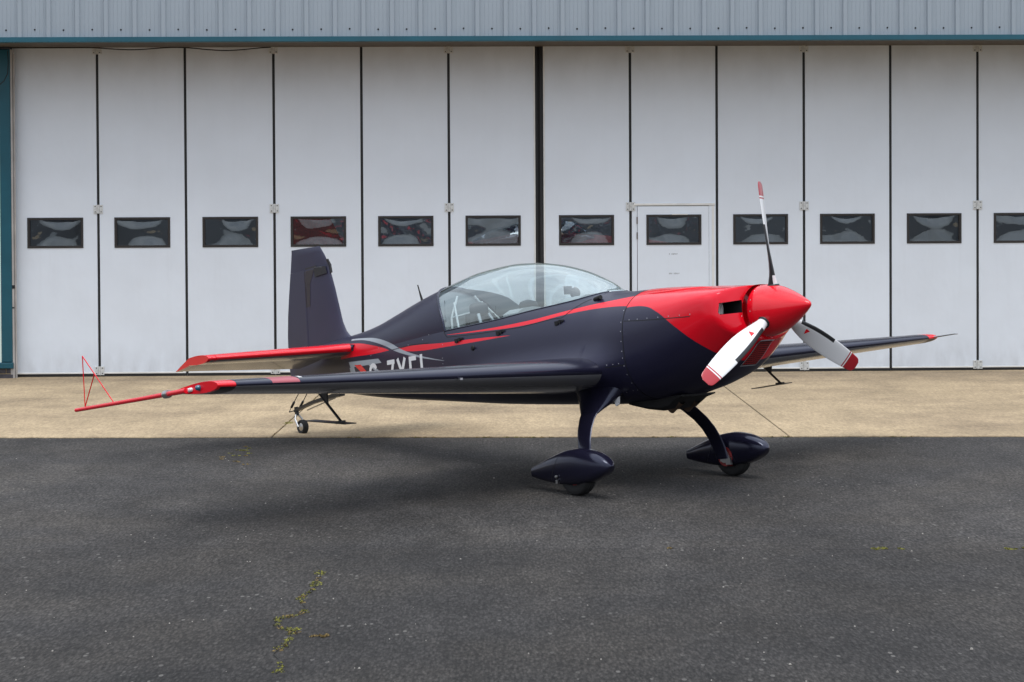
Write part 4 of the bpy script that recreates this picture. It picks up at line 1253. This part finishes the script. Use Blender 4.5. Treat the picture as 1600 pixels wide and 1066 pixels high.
def wing_part(s, ys, f0, f1, mats, split=.012, pink=False):
    q = MB(); loops = []
    for y in ys: lp, fr = foil_loop(y, s, f0, f1); loops.append(lp)
    q.rings(loops, 0, True)
    n = len(loops[0]); nf = 0; nu = len(fr) - 1
    for i in range(len(ys) - 1):
        for k in range(n):
            m = 0
            if k >= nu:                         # lower side
                kk = k - nu
                frac = fr[kk + 1] if kk + 1 < len(fr) else f1
                m = 1 if (frac > split) else 0
                if k == n - 1: m = 0
            elif pink and 3.375 < (ys[i] + ys[i + 1]) / 2 < 3.615 and fr[nu - k - 1] < .45: m = 2
            q.m[nf] = m; nf += 1
    return q
for s in (-1, 1):
    ys = sorted(set([.30, .42, .6, .9, 1.3, 1.8, 2.3, 2.8, 3.1, 3.38, 3.61, 3.8, 3.905]))
    wg = P(wing_part(s, ys, 0, .735, [0], pink=(s < 0)), 'wing', [M['navy'], M['under'], M['pink']], 50)
    wg['label'] = 'near wing, dark above and grey below' if s < 0 else 'far wing reaching behind the propeller'
    for (ya, yb, nm_) in ((.45, 1.08, 'wing_root_panel'), (1.095, 3.895, 'aileron')):
        q = wing_part(s, list(np.linspace(ya, yb, 6)), .742, 1.0, [0], split=-1)
        q.build(nm_, [M['navy'], M['under']], wg, smooth=50)
    # red tip cap
    q = MB(); loops = []
    yt = [3.907, 3.98, 4.03, 4.045, 4.052]; sc = [1, 1, .985, .95, .90]
    for y, k in zip(yt, sc):
        lp, fr = foil_loop(3.907 + (y - 3.907), s, 0, 1.0)
        le, z, c, t = wing_geo(y); xm = le - c * .4
        loops.append([(xm + (p[0] - xm) * (1 - (1 - k) * .15), p[1], z + (p[2] - z) * k) for p in lp])
    q.rings(loops, 0, True); n = len(loops[0]); nu = NA; nf = 0
    for i in range(len(loops) - 1):
        for k in range(n):
            m = 0
            if k >= nu and fr[min(k - nu + 1, NA)] > .012 and i < 2: m = 1
            q.m[nf] = m; nf += 1
    tip = q.build('wingtip', [M['red'], M['black']], wg, smooth=50)
    le, z, c, t = wing_geo(4.05)
    # navigation lamp
    q = MB(); q.lathe([(s * 4.045, .020), (s * 4.062, .021), (s * 4.080, .016), (s * 4.088, .004)], 'y', (le - .25, 0, z + .002), 14)
    q.build('navigation_lamp', M['teal_lens'] if s < 0 else M['rimred'], tip, smooth=60)
    q = MB(); q.lathe([(s * 4.045, .015), (s * 4.068, .015), (s * 4.072, .010)], 'y', (le - .36, 0, z - .002), 10); q.lathe([(s * 4.045, .015), (s * 4.068, .015), (s * 4.072, .010)], 'y', (le - .385, 0, z - .004), 10)
    q.build('strobe_lamp', M['white'], tip, smooth=60)
    q = MB(); q.lathe([(s * 4.046, .011), (s * 4.056, .011), (s * 4.056, .002)], 'y', (le - .47, 0, z - .004), 10); q.build('bracket_bolt', M['exhaust'], tip, smooth=40)
    # small vane under the leading edge and a white placard
    if s < 0:
        le, z, c, t = wing_geo(1.95)
        MB().box(le - .012, le + .016, -1.965, -1.94, z - .034, z - .018).build('stall_vane', M['screw'], wg)
        q = MB(); lp1 = []
        for y in (3.335, 3.365):
            le, z, c, t = wing_geo(y); lp1.append([(le - c * f + .002, -y, z + foil(f, t) * c + .0025) for f in (.04, .06, .08, .10)])
        q.rings(lp1, 0, cap=False, closed=False); q.build('placard', M['white'], wg)
# aileron spades
for s, pl_, top in ((-1, [(-2.655, -.488), (-2.11, -.552)], (-2.50, -.285)), (1, [(-2.72, -.537), (-2.29, -.521)], (-2.58, -.34))):
    q = MB(); y0 = s * 2.6
    (xa, za), (xb, zb__) = pl_
    q.add([(x, y0 + dy, z + dz) for (x, z) in ((xa, za), (xb, zb__)) for dy in (-.055, .055) for dz in (-.004, .004)],
          [(0, 1, 3, 2), (4, 6, 7, 5), (0, 4, 5, 1), (2, 3, 7, 6), (0, 2, 6, 4), (1, 5, 7, 3)])
    sp_ = P(q, 'aileron_spade', M['black'], None)
    fx = .78
    foot = (xa + (xb - xa) * fx, y0, za + (zb__ - za) * fx + .008)
    q = MB(); q.tube([top, foot] if False else [(top[0], y0, top[1]), foot], .011, 8); q.build('strut', M['black'], sp_, smooth=60)
    mid = (top[0] + (foot[0] - top[0]) * .38, top[1] + (foot[2] - top[1]) * .38)
    q = MB()
    q.add([(top[0] - .05, y0 - .006, top[1] + .03), (top[0] + .115, y0 - .006, top[1] + .03), (mid[0] + .01, y0 - .006, mid[1] - .012),
           (top[0] - .05, y0 + .006, top[1] + .03), (top[0] + .115, y0 + .006, top[1] + .03), (mid[0] + .01, y0 + .006, mid[1] - .012)],
          [(0, 1, 2), (5, 4, 3), (0, 3, 4, 1), (1, 4, 5, 2), (2, 5, 3, 0)])
    q.build('bracket', M['black'], sp_)
    q = MB(); q.box(foot[0] - .05, foot[0] + .03, y0 - .02, y0 + .02, foot[2] - .014, foot[2] + .010)
    q.build('clamp', M['black'], sp_)
# sighting frame on the near wingtip
le, z, c, t = wing_geo(4.05)
q = MB(); yb_ = -4.085
tail = (-3.67, yb_, -.232)
q.tube([(le - .38, yb_, z - .006), (-2.6, yb_, z - .012), tail], [.020, .0165, .0155], 12)
boom = P(q, 'sighting_boom', M['red'], 60)
ap = (-3.50, yb_, .175)
for a_, b_ in ((ap, (-3.52, yb_, -.218)), (ap, (-3.06, yb_, -.22)), ((-3.52, yb_, -.218), (-3.33, yb_, .018))):
    q = MB(); q.tube([a_, b_], .0042, 6); q.build('sight_wire', M['red'], boom, smooth=60)
q = MB(); q.tube([(-2.23, yb_, z - .008), (-2.29, yb_, z - .009)], .030, 10); q.build('clamp', M['steel'], boom, smooth=40)
# pitot rod on the far tip
q = MB(); q.tube([(-1.72, 4.0, -.215), (-1.55, 4.0, -.212), (-1.36, 4.0, -.208), (-1.33, 4.0, -.214)], [.010, .010, .008, .004], 8)
P(q, 'pitot_rod', M['steel'], 60)

# ---- tailplane
def tail_geo(y):
    t = (y - .16) / 1.44
    return -5.345 - .410 * t, .246 + .008 * t, 1.0 - .38 * t, .135 + .005 * t      # le, z, chord, thickness
def stab_loop(y, s, fs_, droop=0.0, hinge=.56):
    le, z, c, t = tail_geo(y); loop = []
    up = [(le - c * f, z + foil(f, t) * c) for f in fs_]; lo = [(le - c * f, z - foil(f, t) * c) for f in fs_]
    def dr(p):
        if droop == 0: return p
        hx = le - c * hinge; dx, dz = p[0] - hx, p[1] - z
        return hx + dx * math.cos(droop) - dz * math.sin(droop) * 0, z + dx * math.sin(droop) + dz
    for p in reversed(up): p = dr(p); loop.append((p[0], s * y, p[1]))
    for p in (lo[1:] if fs_[0] == 0 else lo): p = dr(p); loop.append((p[0], s * y, p[1]))
    return loop
fsA = [.56 * (1 - math.cos(math.pi / 2 * k / 20)) for k in range(21)]
fsB = [.565 + .435 * k / 8 for k in range(9)]
for s in (-1, 1):
    def tp(ys, fs_, droop):
        q = MB(); loops = [stab_loop(y, s, fs_, droop) for y in ys]; q.rings(loops, 0, True)
        n = len(loops[0]); nu = len(fs_) - 1; nf = 0
        for i in range(len(ys) - 1):
            for k in range(n):
                m = 0
                if k >= nu:
                    fr = fs_[min(k - nu + 1, len(fs_) - 1)]; m = 1 if fr > .03 else 0
                    if k == n - 1: m = 0
                q.m[nf] = m; nf += 1
        return q
    st = P(tp([.10, .18, .5, .9, 1.3, 1.52], fsA, 0), 'tailplane', [M['red'], M['under']], 50)
    st['label'] = 'near tailplane, red on top and leading edge' if s < 0 else 'far tailplane'
    tp([.20, .5, .9, 1.3, 1.52], fsB, R(15)).build('elevator', [M['red'], M['under']], st, smooth=50)
    # horn balanced tip, all of one piece
    q = MB(); ys = [1.525, 1.57, 1.59, 1.60]; loops = []
    for y, k in zip(ys, (1, 1, .97, .9)):
        lp = stab_loop(y, s, fsA + fsB[1:], 0) if False else [(a[0], a[1], a[2]) for a in stab_loop(y, s, fsA + fsB[1:], 0)]; lp = [(p[0], p[1], p[2] - max(0.0, (tail_geo(y)[0] - tail_geo(y)[2] * .56) - p[0]) * math.tan(R(15))) for p in lp]
        le, z, c, t = tail_geo(y)
        loops.append([(p[0], p[1], p[2]) for p in lp])
    q.rings(loops, 0, True); n = len(loops[0]); nu = len(fsA + fsB[1:]) - 1; nf = 0
    for i in range(len(ys) - 1):
        for k in range(n):
            q.m[nf] = 1 if (k >= nu and (fsA + fsB[1:])[min(k - nu + 1, nu)] > .03 and i < 1 and k < n - 1) else 0; nf += 1
    q.build('elevator_horn', [M['red'], M['under']], st, smooth=50)
    q = MB(); q.tube([(-5.34, s * .19, .246), (-5.60, s * .165, .265), (-5.9, s * .13, .26)], [.035, .05, .03], 10); q.build('root_fairing', M['navy'], st, smooth=60)

# ---- fin and rudder
f_fle = interp([(.30, -5.52), (.36, -5.60), (.42, -5.70), (.55, -5.775), (.80, -5.83), (1.10, -5.915), (1.19, -5.945), (1.345, -6.05)])
def f_rte(z): return -6.812 + (z + .07) * (.242 / 1.452) * (1 if z > .2 else .3) - (0 if z > .2 else 0)
def f_hinge(z): return -6.335 + (z - .3) * .03
def fin_loop(z, xa, xb, tmax, sharp_front=False):
    """symmetric section between xa (front) and xb (rear)"""
    loop = []; N_ = 14
    for k in range(N_ + 1):
        f = 1 - (1 - math.cos(math.pi * k / N_)) / 2
        loop.append((xa + (xb - xa) * f, tmax * fin_t(f, sharp_front), z))
    for k in range(1, N_ + 1):
        f = (1 - math.cos(math.pi * k / N_)) / 2
        loop.append((xa + (xb - xa) * f, -tmax * fin_t(f, sharp_front), z))
    return loop
def fin_t(f, sharp):
    if sharp == 'fin': return min(1.0, 2.2 * math.sqrt(max(f, 0)) - 1.2 * f)
    if sharp == 'rud': return 1.0 - .96 * f if f > .02 else .8
    return foil(f, .2) * 5
q = MB(); zz = [.26, .32, .36, .40, .45, .55, .7, .9, 1.05, 1.1395]
q.rings([fin_loop(z, f_fle(z), f_hinge(z) + .0015, .048 - .018 * (z - .3), 'fin') for z in zz], 0, True)
fin = P(q, 'fin', M['fin_navy'], 50)
q = MB(); zz = [-.07, .0, .10, .2, .3, .5, .7, .9, 1.05, 1.1395]
f_rt2 = interp([(-.08, -6.70), (.0, -6.755), (.10, -6.79), (.25, -6.80), (.41, -6.79), (1.384, -6.568)])
q.rings([fin_loop(z, f_hinge(z) - .0015, f_rt2(z), .046 - .018 * max(z - .3, 0), 'rud') for z in zz], 0, True)
rud = P(q, 'rudder', M['fin_navy'], 50)
q = MB()
zz = [1.1410, 1.19, 1.25, 1.30, 1.345]
lps = [fin_loop(z, f_fle(z), f_rt2(z), .032, None) for z in zz]
lps.append([(p[0], p[1] * .6, 1.352 + (-6.05 - p[0]) * .05) for p in fin_loop(1.345, f_fle(1.345) - .006, f_rt2(1.36), .032, None)])
q.rings(lps, 0, True)
q.build('rudder_horn', M['fin_navy'], rud, smooth=50)
# dark film patch and black strap
q = MB()
def finside(x, z):
    return Vector((x, -.046 + .012 * (z - .3), z)), Vector((0, -1, 0))
BF = world_bvh([fin, rud, rud.children[0]])
def finp(x, z, off=.002):
    h, nrm, _, _ = BF.ray_cast(Vector((x, -2, z)), Vector((0, 1, 0)))
    if h is None: return Vector((x, -.03, z)), Vector((0, -1, 0))
    return h + Vector((0, -off, 0)), nrm
quad_patch(q, [(-6.335, 1.16), (-6.12, 1.165), (-6.24, .98), (-6.335, .98)], finp)
quad_patch(q, [(-6.335, .985), (-6.235, .985), (-6.26, .76), (-6.345, .755)], finp)
P(q, 'film_patch', M['patch'], None)
q = MB()
quad_patch(q, [(-6.14, 1.15), (-5.95, 1.135), (-5.93, 1.06), (-6.13, 1.045)], lambda x, z: finp(x, z, .012))
q.tube([(-5.92, -.02, 1.20), (-5.905, 0, 1.14), (-5.895, .0, 1.06)], .014, 8)
P(q, 'strap', M['black'], 40)
for (x, z) in ((-5.72, .55),):
    pass

# ---- main gear
WX, WZ, WR = -1.472, -1.118, .170
for s in (-1, 1):
    path = [(-1.70, .40, -.52), (-1.675, .50, -.61), (-1.635, .595, -.69), (-1.595, .668, -.775), (-1.562, .718, -.86), (-1.533, .750, -.95), (-1.508, .767, -1.04), (-1.488, .772, -1.135)]
    chord = [.25, .215, .185, .17, .16, .155, .15, .14]; thk = [.034, .032, .03, .028, .026, .025, .024, .024]
    rings = []
    for i, p in enumerate(path):
        a = Vector(path[max(i - 1, 0)]); b_ = Vector(path[min(i + 1, len(path) - 1)]); t = (b_ - a); t.x = 0; t.normalize()
        nrm = Vector((0, -t.z, t.y))
        ring = []
        for k in range(16):
            ph = 2 * math.pi * k / 16
            ring.append(Vector(p) + Vector((1, 0, 0)) * (chord[i] / 2 * spow(math.cos(ph), .8)) + nrm * (thk[i] / 2 * spow(math.sin(ph), .8)))
        rings.append([Vector((v.x, s * v.y, v.z)) for v in ring])
    q = MB(); q.rings(rings, 0, True)
    leg = P(q, 'landing_gear_leg', M['navy'], 60)
    # cuff blending the leg into the belly
    q = MB(); rings = []
    for (cx, cy, cz, a_, b_) in ((-1.70, .30, -.36, .44, .13), (-1.70, .36, -.47, .30, .105), (-1.69, .425, -.55, .205, .070), (-1.675, .49, -.605, .150, .040), (-1.655, .545, -.650, .106, .020)):
        t = Vector((0, .72, -.69)); nrm = Vector((0, .69, .72))
        rings.append([Vector((cx + a_ * math.cos(ph), s * (cy + nrm.y * b_ * math.sin(ph)), cz + nrm.z * b_ * math.sin(ph))) for ph in np.linspace(0, 2 * math.pi, 24, endpoint=False)])
    q.rings(rings, 0, True); q.build('leg_cuff', M['navy'], leg, smooth=60)
    # wheel
    wy = s * .896
    q = MB(); w2 = .062
    prof = [(-w2 * .75, .095), (-w2, .115), (-w2 * 1.02, .14), (-w2 * .85, .160), (-w2 * .5, .1685), (-.03, .1695), (-.027, .165), (-.022, .165), (-.019, .170), (-.006, .170), (-.003, .166), (.003, .166), (.006, .170), (.019, .170), (.022, .165), (.027, .165), (.03, .1695), (w2 * .5, .1685), (w2 * .85, .160), (w2 * 1.02, .14), (w2, .115), (w2 * .75, .095)]
    q.lathe([(wy + a_, r) for a_, r in prof], 'y', (WX, 0, WZ), 48)
    wheel = P(q, 'wheel', M['rubber'], 40)
    wheel['label'] = 'near main wheel tyre' if s < 0 else 'far main wheel tyre'
    q = MB(); q.lathe([(wy - .05, .02), (wy - .052, .07), (wy - .045, .092), (wy - .03, .097), (wy + .03, .097), (wy + .045, .092), (wy + .052, .07), (wy + .05, .02)], 'y', (WX, 0, WZ), 32); q.lathe([(wy - s * .100, .02), (wy - s * .108, .060), (wy - s * .108, .082), (wy - s * .06, .086)], 'y', (WX, 0, WZ), 32)
    q.build('rim', M['rimred'], wheel, smooth=40)
    q = MB(); q.lathe([(wy - s * .110, .052), (wy - s * .122, .052), (wy - s * .122, .02)], 'y', (WX, 0, WZ), 24); q.box(WX + .02, WX + .075, wy - s * .115 - .012, wy - s * .115 + .012, WZ - .07, WZ - .01)
    for k in range(5):
        a = k * 2 * math.pi / 5; q.lathe([(wy - s * .112, .007), (wy - s * .120, .007)], 'y', (WX + .055 * math.cos(a), 0, WZ + .055 * math.sin(a)), 6)
    q.build('brake', M['steel'], wheel, smooth=30)
    # spat
    tz = interp([(-2.0, -1.034), (-1.9, -1.008), (-1.7, -.957), (-1.5, -.922), (-1.4, -.918), (-1.25, -.940), (-1.12, -.985), (-1.05, -1.03), (-1.015, -1.075)])
    bz_ = interp([(-2.0, -1.118), (-1.9, -1.142), (-1.7, -1.180), (-1.55, -1.200), (-1.4, -1.205), (-1.25, -1.190), (-1.12, -1.155), (-1.05, -1.12), (-1.015, -1.08)])
    wv = interp([(-2.0, .042), (-1.9, .056), (-1.7, .085), (-1.5, .104), (-1.35, .108), (-1.2, .098), (-1.1, .075), (-1.04, .046), (-1.015, .006)])
    q = MB(); rings = []
    for x0_ in list(np.linspace(-2.0, -1.15, 32)) + [-1.12, -1.09, -1.065, -1.045, -1.03, -1.02, -1.015]:
        a_, b_, w_ = tz(x0_), bz_(x0_), wv(x0_); ring = []; x = -1.478 + (x0_ + 1.45) * .945
        for k in range(28):
            ph = 2 * math.pi * k / 28
            ring.append((x, wy + w_ * spow(math.cos(ph), .66), (a_ + b_) / 2 + (a_ - b_) / 2 * spow(math.sin(ph), .80 if math.sin(ph) > 0 else .55)))
        rings.append(ring)
    q.rings(rings, 0, True)
    sp_ = P(q, 'wheel_spat', M['navy'], 60)
    sp_['label'] = 'near teardrop wheel spat' if s < 0 else 'far teardrop wheel spat'
    q = MB()
    for k in range(25):
        pass
    BS = world_bvh([sp_])
    def spp(x, z, sgn=-1):
        h, nr, _, _ = BS.ray_cast(Vector((x, wy + sgn * 1.0, z)), Vector((0, -sgn, 0)))
        return (h + Vector((0, sgn * .0012, 0)), nr) if h is not None else (Vector((x, wy, z)), nr)
    strip(q, [(-1.60, -.965), (-1.66, -1.06), (-1.72, -1.16)], .004, spp, .02, nw=1)
    q.build('spat_seam', M['seam'], sp_)
    if s < 0:
        q = MB(); q.lathe([(wy - .102, .013), (wy - .114, .011), (wy - .115, .002)], 'y', (-1.62, 0, -1.125), 12); q.box(-1.633, -1.607, wy - .108, wy - .09, -1.178, -1.150)
        q.build('spat_fitting', M['steel'], sp_, smooth=40)

# ---- tail wheel
q = MB(); rows = []
for (x, z, hw_, th_) in ((-5.90, -.165, .035, .022), (-6.15, -.185, .033, .018), (-6.45, -.215, .028, .015), (-6.70, -.262, .024, .013), (-6.76, -.275, .024, .013)):
    rows.append([(x, -hw_, z - th_), (x, hw_, z - th_), (x, hw_, z + th_), (x, -hw_, z + th_)])
q.rings(rows, 0, True); tl = P(q, 'tail_spring', M['black'], None)
q = MB(); q.tube([(-6.745, 0, -.235), (-6.738, 0, -.325)], .022, 12); q.build('swivel', M['black'], tl, smooth=40)
q = MB()
for s in (-1, 1): q.tube([(-6.738, s * .012, -.315), (-6.72, s * .042, -.36), (-6.665, s * .046, -.447)], [.012, .010, .011], 8)
q.build('fork', M['steel'], tl, smooth=60)
q = MB(); q.lathe([(a_, r) for a_, r in ((-.018, .035), (-.03, .05), (-.032, .062), (-.024, .072), (-.01, .076), (.01, .076), (.024, .072), (.032, .062), (.03, .05), (.018, .035))], 'y', (-6.655, 0, -.447), 32)
tw = P(q, 'tail_wheel', M['rubber'], 40)
q = MB(); q.lathe([(-.030, .010), (-.027, .022), (-.024, .040), (.024, .040), (.027, .022), (.030, .010)], 'y', (-6.655, 0, -.447), 20); q.build('hub', M['steel'], tw, smooth=40)
for s in (-1, 1):
    q = MB(); q.tube([(-6.56, s * .055, -.075), (-6.65, s * .055, -.15), (-6.69, s * .055, -.185)], .005, 6); q.tube([(-6.69, s * .055, -.185), (-6.75, s * .055, -.235)], .013, 8); q.tube([(-6.75, s * .055, -.235), (-6.80, s * .055, -.28)], .004, 6)
    q.tube([(-6.80, s * .055, -.28), (-6.74, s * .01, -.27)], .006, 6)
    q.build('steering_spring', M['black'], tl, smooth=60)
q = MB(); q.tube([(-5.98, -.03, -.20), (-6.2, -.03, -.235), (-6.50, -.03, -.285)], .007, 6); q.build('control_rod', M['steel'], tl, smooth=60)

# ---- belly fittings
q = MB(); rows = []
for (x, z0, z1, hw_) in ((-.93, -.575, -.592, .20), (-1.02, -.575, -.615, .20), (-1.10, -.58, -.675, .19), (-1.22, -.59, -.685, .18), (-1.40, -.59, -.660, .17), (-1.60, -.58, -.615, .15)):
    rows.append([(x, -hw_, z0), (x, hw_, z0), (x, hw_ * .95, (z0 * .3 + z1 * .7)), (x, hw_ * .7, z1), (x, -hw_ * .7, z1), (x, -hw_ * .95, (z0 * .3 + z1 * .7))])
q.rings(rows, 0, True); P(q, 'exhaust_fairing', M['matt_black'], 30)
for s in (-1, 1):
    q = MB(); q.tube([(-1.04, s * .09, -.62), (-1.12, s * .09, -.655), (-1.17, s * .09, -.685)], .034, 14, cap=False); P(q, 'exhaust_pipe', M['exhaust'], 60)
q = MB(); q.add([(-1.53, -.385, -.50), (-1.46, -.385, -.50), (-1.47, -.385, -.60), (-1.505, -.385, -.61)] + [(-1.53, -.36, -.50), (-1.46, -.36, -.50), (-1.47, -.37, -.60), (-1.505, -.37, -.61)],
              [(0, 1, 2, 3), (7, 6, 5, 4), (0, 4, 5, 1), (1, 5, 6, 2), (2, 6, 7, 3), (3, 7, 4, 0)])
P(q, 'vent_mast', M['white'], None)

# ------------------------------------------------------------------ cracks, moss, pebbles
def ground_strip(q, pts, wd, z, seed):
    rr = random.Random(seed); pts = resample(pts, .05); rows = []
    for i, p in enumerate(pts):
        a = pts[max(i - 1, 0)]; b_ = pts[min(i + 1, len(pts) - 1)]
        dx, dy = b_[0] - a[0], b_[1] - a[1]; L_ = math.hypot(dx, dy) or 1
        w_ = wd * rr.uniform(.4, 1.3); ox, oy = rr.uniform(-.006, .006), rr.uniform(-.01, .01)
        rows.append([(p[0] - dy / L_ * w_ * k + ox, p[1] + dx / L_ * w_ * k + oy, z) for k in (-.5, .5)])
    q.rings(rows, 0, cap=False, closed=False)
def moss_tuft(q, x, y, r, rr, m=0, z=0):
    for _ in range(int(10 + r * 300)):
        a = rr.uniform(0, 6.28); d = r * math.sqrt(rr.random())
        px, py = x + d * math.cos(a), y + d * math.sin(a) * 1.3
        h = rr.uniform(.004, .016) * (1 - d / r * .6); w_ = rr.uniform(.004, .010); t = rr.uniform(0, 3.14)
        q.add([(px - w_ * math.cos(t), py - w_ * math.sin(t), z), (px + w_ * math.cos(t), py + w_ * math.sin(t), z), (px + rr.uniform(-.008, .008), py + rr.uniform(-.008, .008), z + h)], [(0, 1, 2)], m)
crack_pts = [(-1.249, 12.203), (-1.206, 11.999), (-1.183, 11.723), (-1.191, 11.538), (-1.194, 11.328), (-1.23, 11.154), (-1.204, 10.984), (-1.164, 10.8), (-1.163, 10.728), (-1.209, 10.629), (-1.292, 10.557), (-1.278, 10.421), (-1.251, 10.313), (-1.191, 10.254), (-1.164, 10.27), (-1.181, 10.11), (-1.166, 9.957), (-1.19, 9.789), (-1.212, 9.68), (-1.162, 9.552), (-1.135, 9.367), (-1.142, 9.248)]
q = MB(); ground_strip(q, crack_pts, .010, .004, 3)
ck = q.build('asphalt_crack', M['crack']); tag(ck, 'jagged crack in the asphalt with moss growing in it', 'crack', kind='structure')
rr = random.Random(5)
q = MB()
for i, (x, y) in enumerate(resample(crack_pts, .035)):
    dens = .5 + .5 * math.sin(y * 9.1) * math.sin(y * 23.7 + 1)
    if rr.random() < .35 + dens * .65: moss_tuft(q, x + rr.uniform(-.008, .008), y, rr.uniform(.010, .030) * (.6 + dens), rr, 1 if rr.random() < .35 else 0, .002)
tag(q.build('moss', [M['moss'], M['dry_moss']]), 'yellow green moss along the jagged asphalt crack', 'moss', kind='stuff')
# moss in the concrete joint by the tail wheel, at the asphalt edge and along the paving seam
q = MB()
for k in range(60):
    y = rr.uniform(19.6, 26.5); moss_tuft(q, -2.45 + rr.uniform(-.012, .012), y, rr.uniform(.008, .02), rr, 1, .006)
for y in (20.9, 20.95, 21.0): moss_tuft(q, -2.45 + rr.uniform(-.03, .03), y, .06, rr, 0, .012)
for x in (.05, .12, .3, -.9, 1.5, -.35, 2.7, -1.6, 3.9):
    for _ in range(5):
        xx = x + rr.uniform(-.12, .12); moss_tuft(q, xx, edgeY(xx) - .012, rr.uniform(.01, .03), rr, 0 if rr.random() < .5 else 1, .004)
for _ in range(14): moss_tuft(q, -2.6 + rr.uniform(-.12, .25), rr.uniform(17.2, 19.0), rr.uniform(.02, .045), rr, 1 if rr.random() < .6 else 0, .002)
for (x, n_t) in ((2.40, 7), (3.32, 6), (2.6, 2), (1.1, 1)):
    for _ in range(n_t): moss_tuft(q, x + rr.uniform(-.09, .09), 12.72 - (x - 2.4) * .03 + rr.uniform(-.03, .03), rr.uniform(.01, .03), rr, 0 if x > 2.3 else 1, .002)
for _ in range(9): moss_tuft(q, rr.uniform(-1.07, -.98), 10.09 + rr.uniform(-.03, .03), rr.uniform(.008, .018), rr, 1, .002)
tag(q.build('moss_in_joints', [M['moss'], M['dry_moss']]), 'thin moss in the paving joints and along the asphalt edge', 'moss', kind='stuff')
q = MB(); ground_strip(q, [(-3.6, 12.95), (-1.0, 12.85), (1.0, 12.78), (2.4, 12.73), (4.4, 12.66)], .004, .003, 9)
tag(q.build('paving_seam', M['patch']), 'faint straight seam across the asphalt', 'seam', kind='structure')
q = MB()
for _ in range(190):
    y = 8.6 + 9.5 * rr.random() ** 1.6; x = rr.uniform(-.30, .30) * y
    r_ = rr.uniform(.003, .0075) * (1.5 if rr.random() < .08 else 1)
    vs = [(x + r_ * rr.uniform(.6, 1) * math.cos(a), y + r_ * rr.uniform(.6, 1) * math.sin(a), .001) for a in np.linspace(0, 6.28, 6)[:-1]]
    vs2 = [(x + (p[0] - x) * .5, y + (p[1] - y) * .5, .001 + r_ * .8) for p in vs]
    q.rings([vs, vs2], 0, True)
tag(q.build('pebbles', M['pebble']), 'scattered pale grit on the dark asphalt', 'grit', kind='stuff')
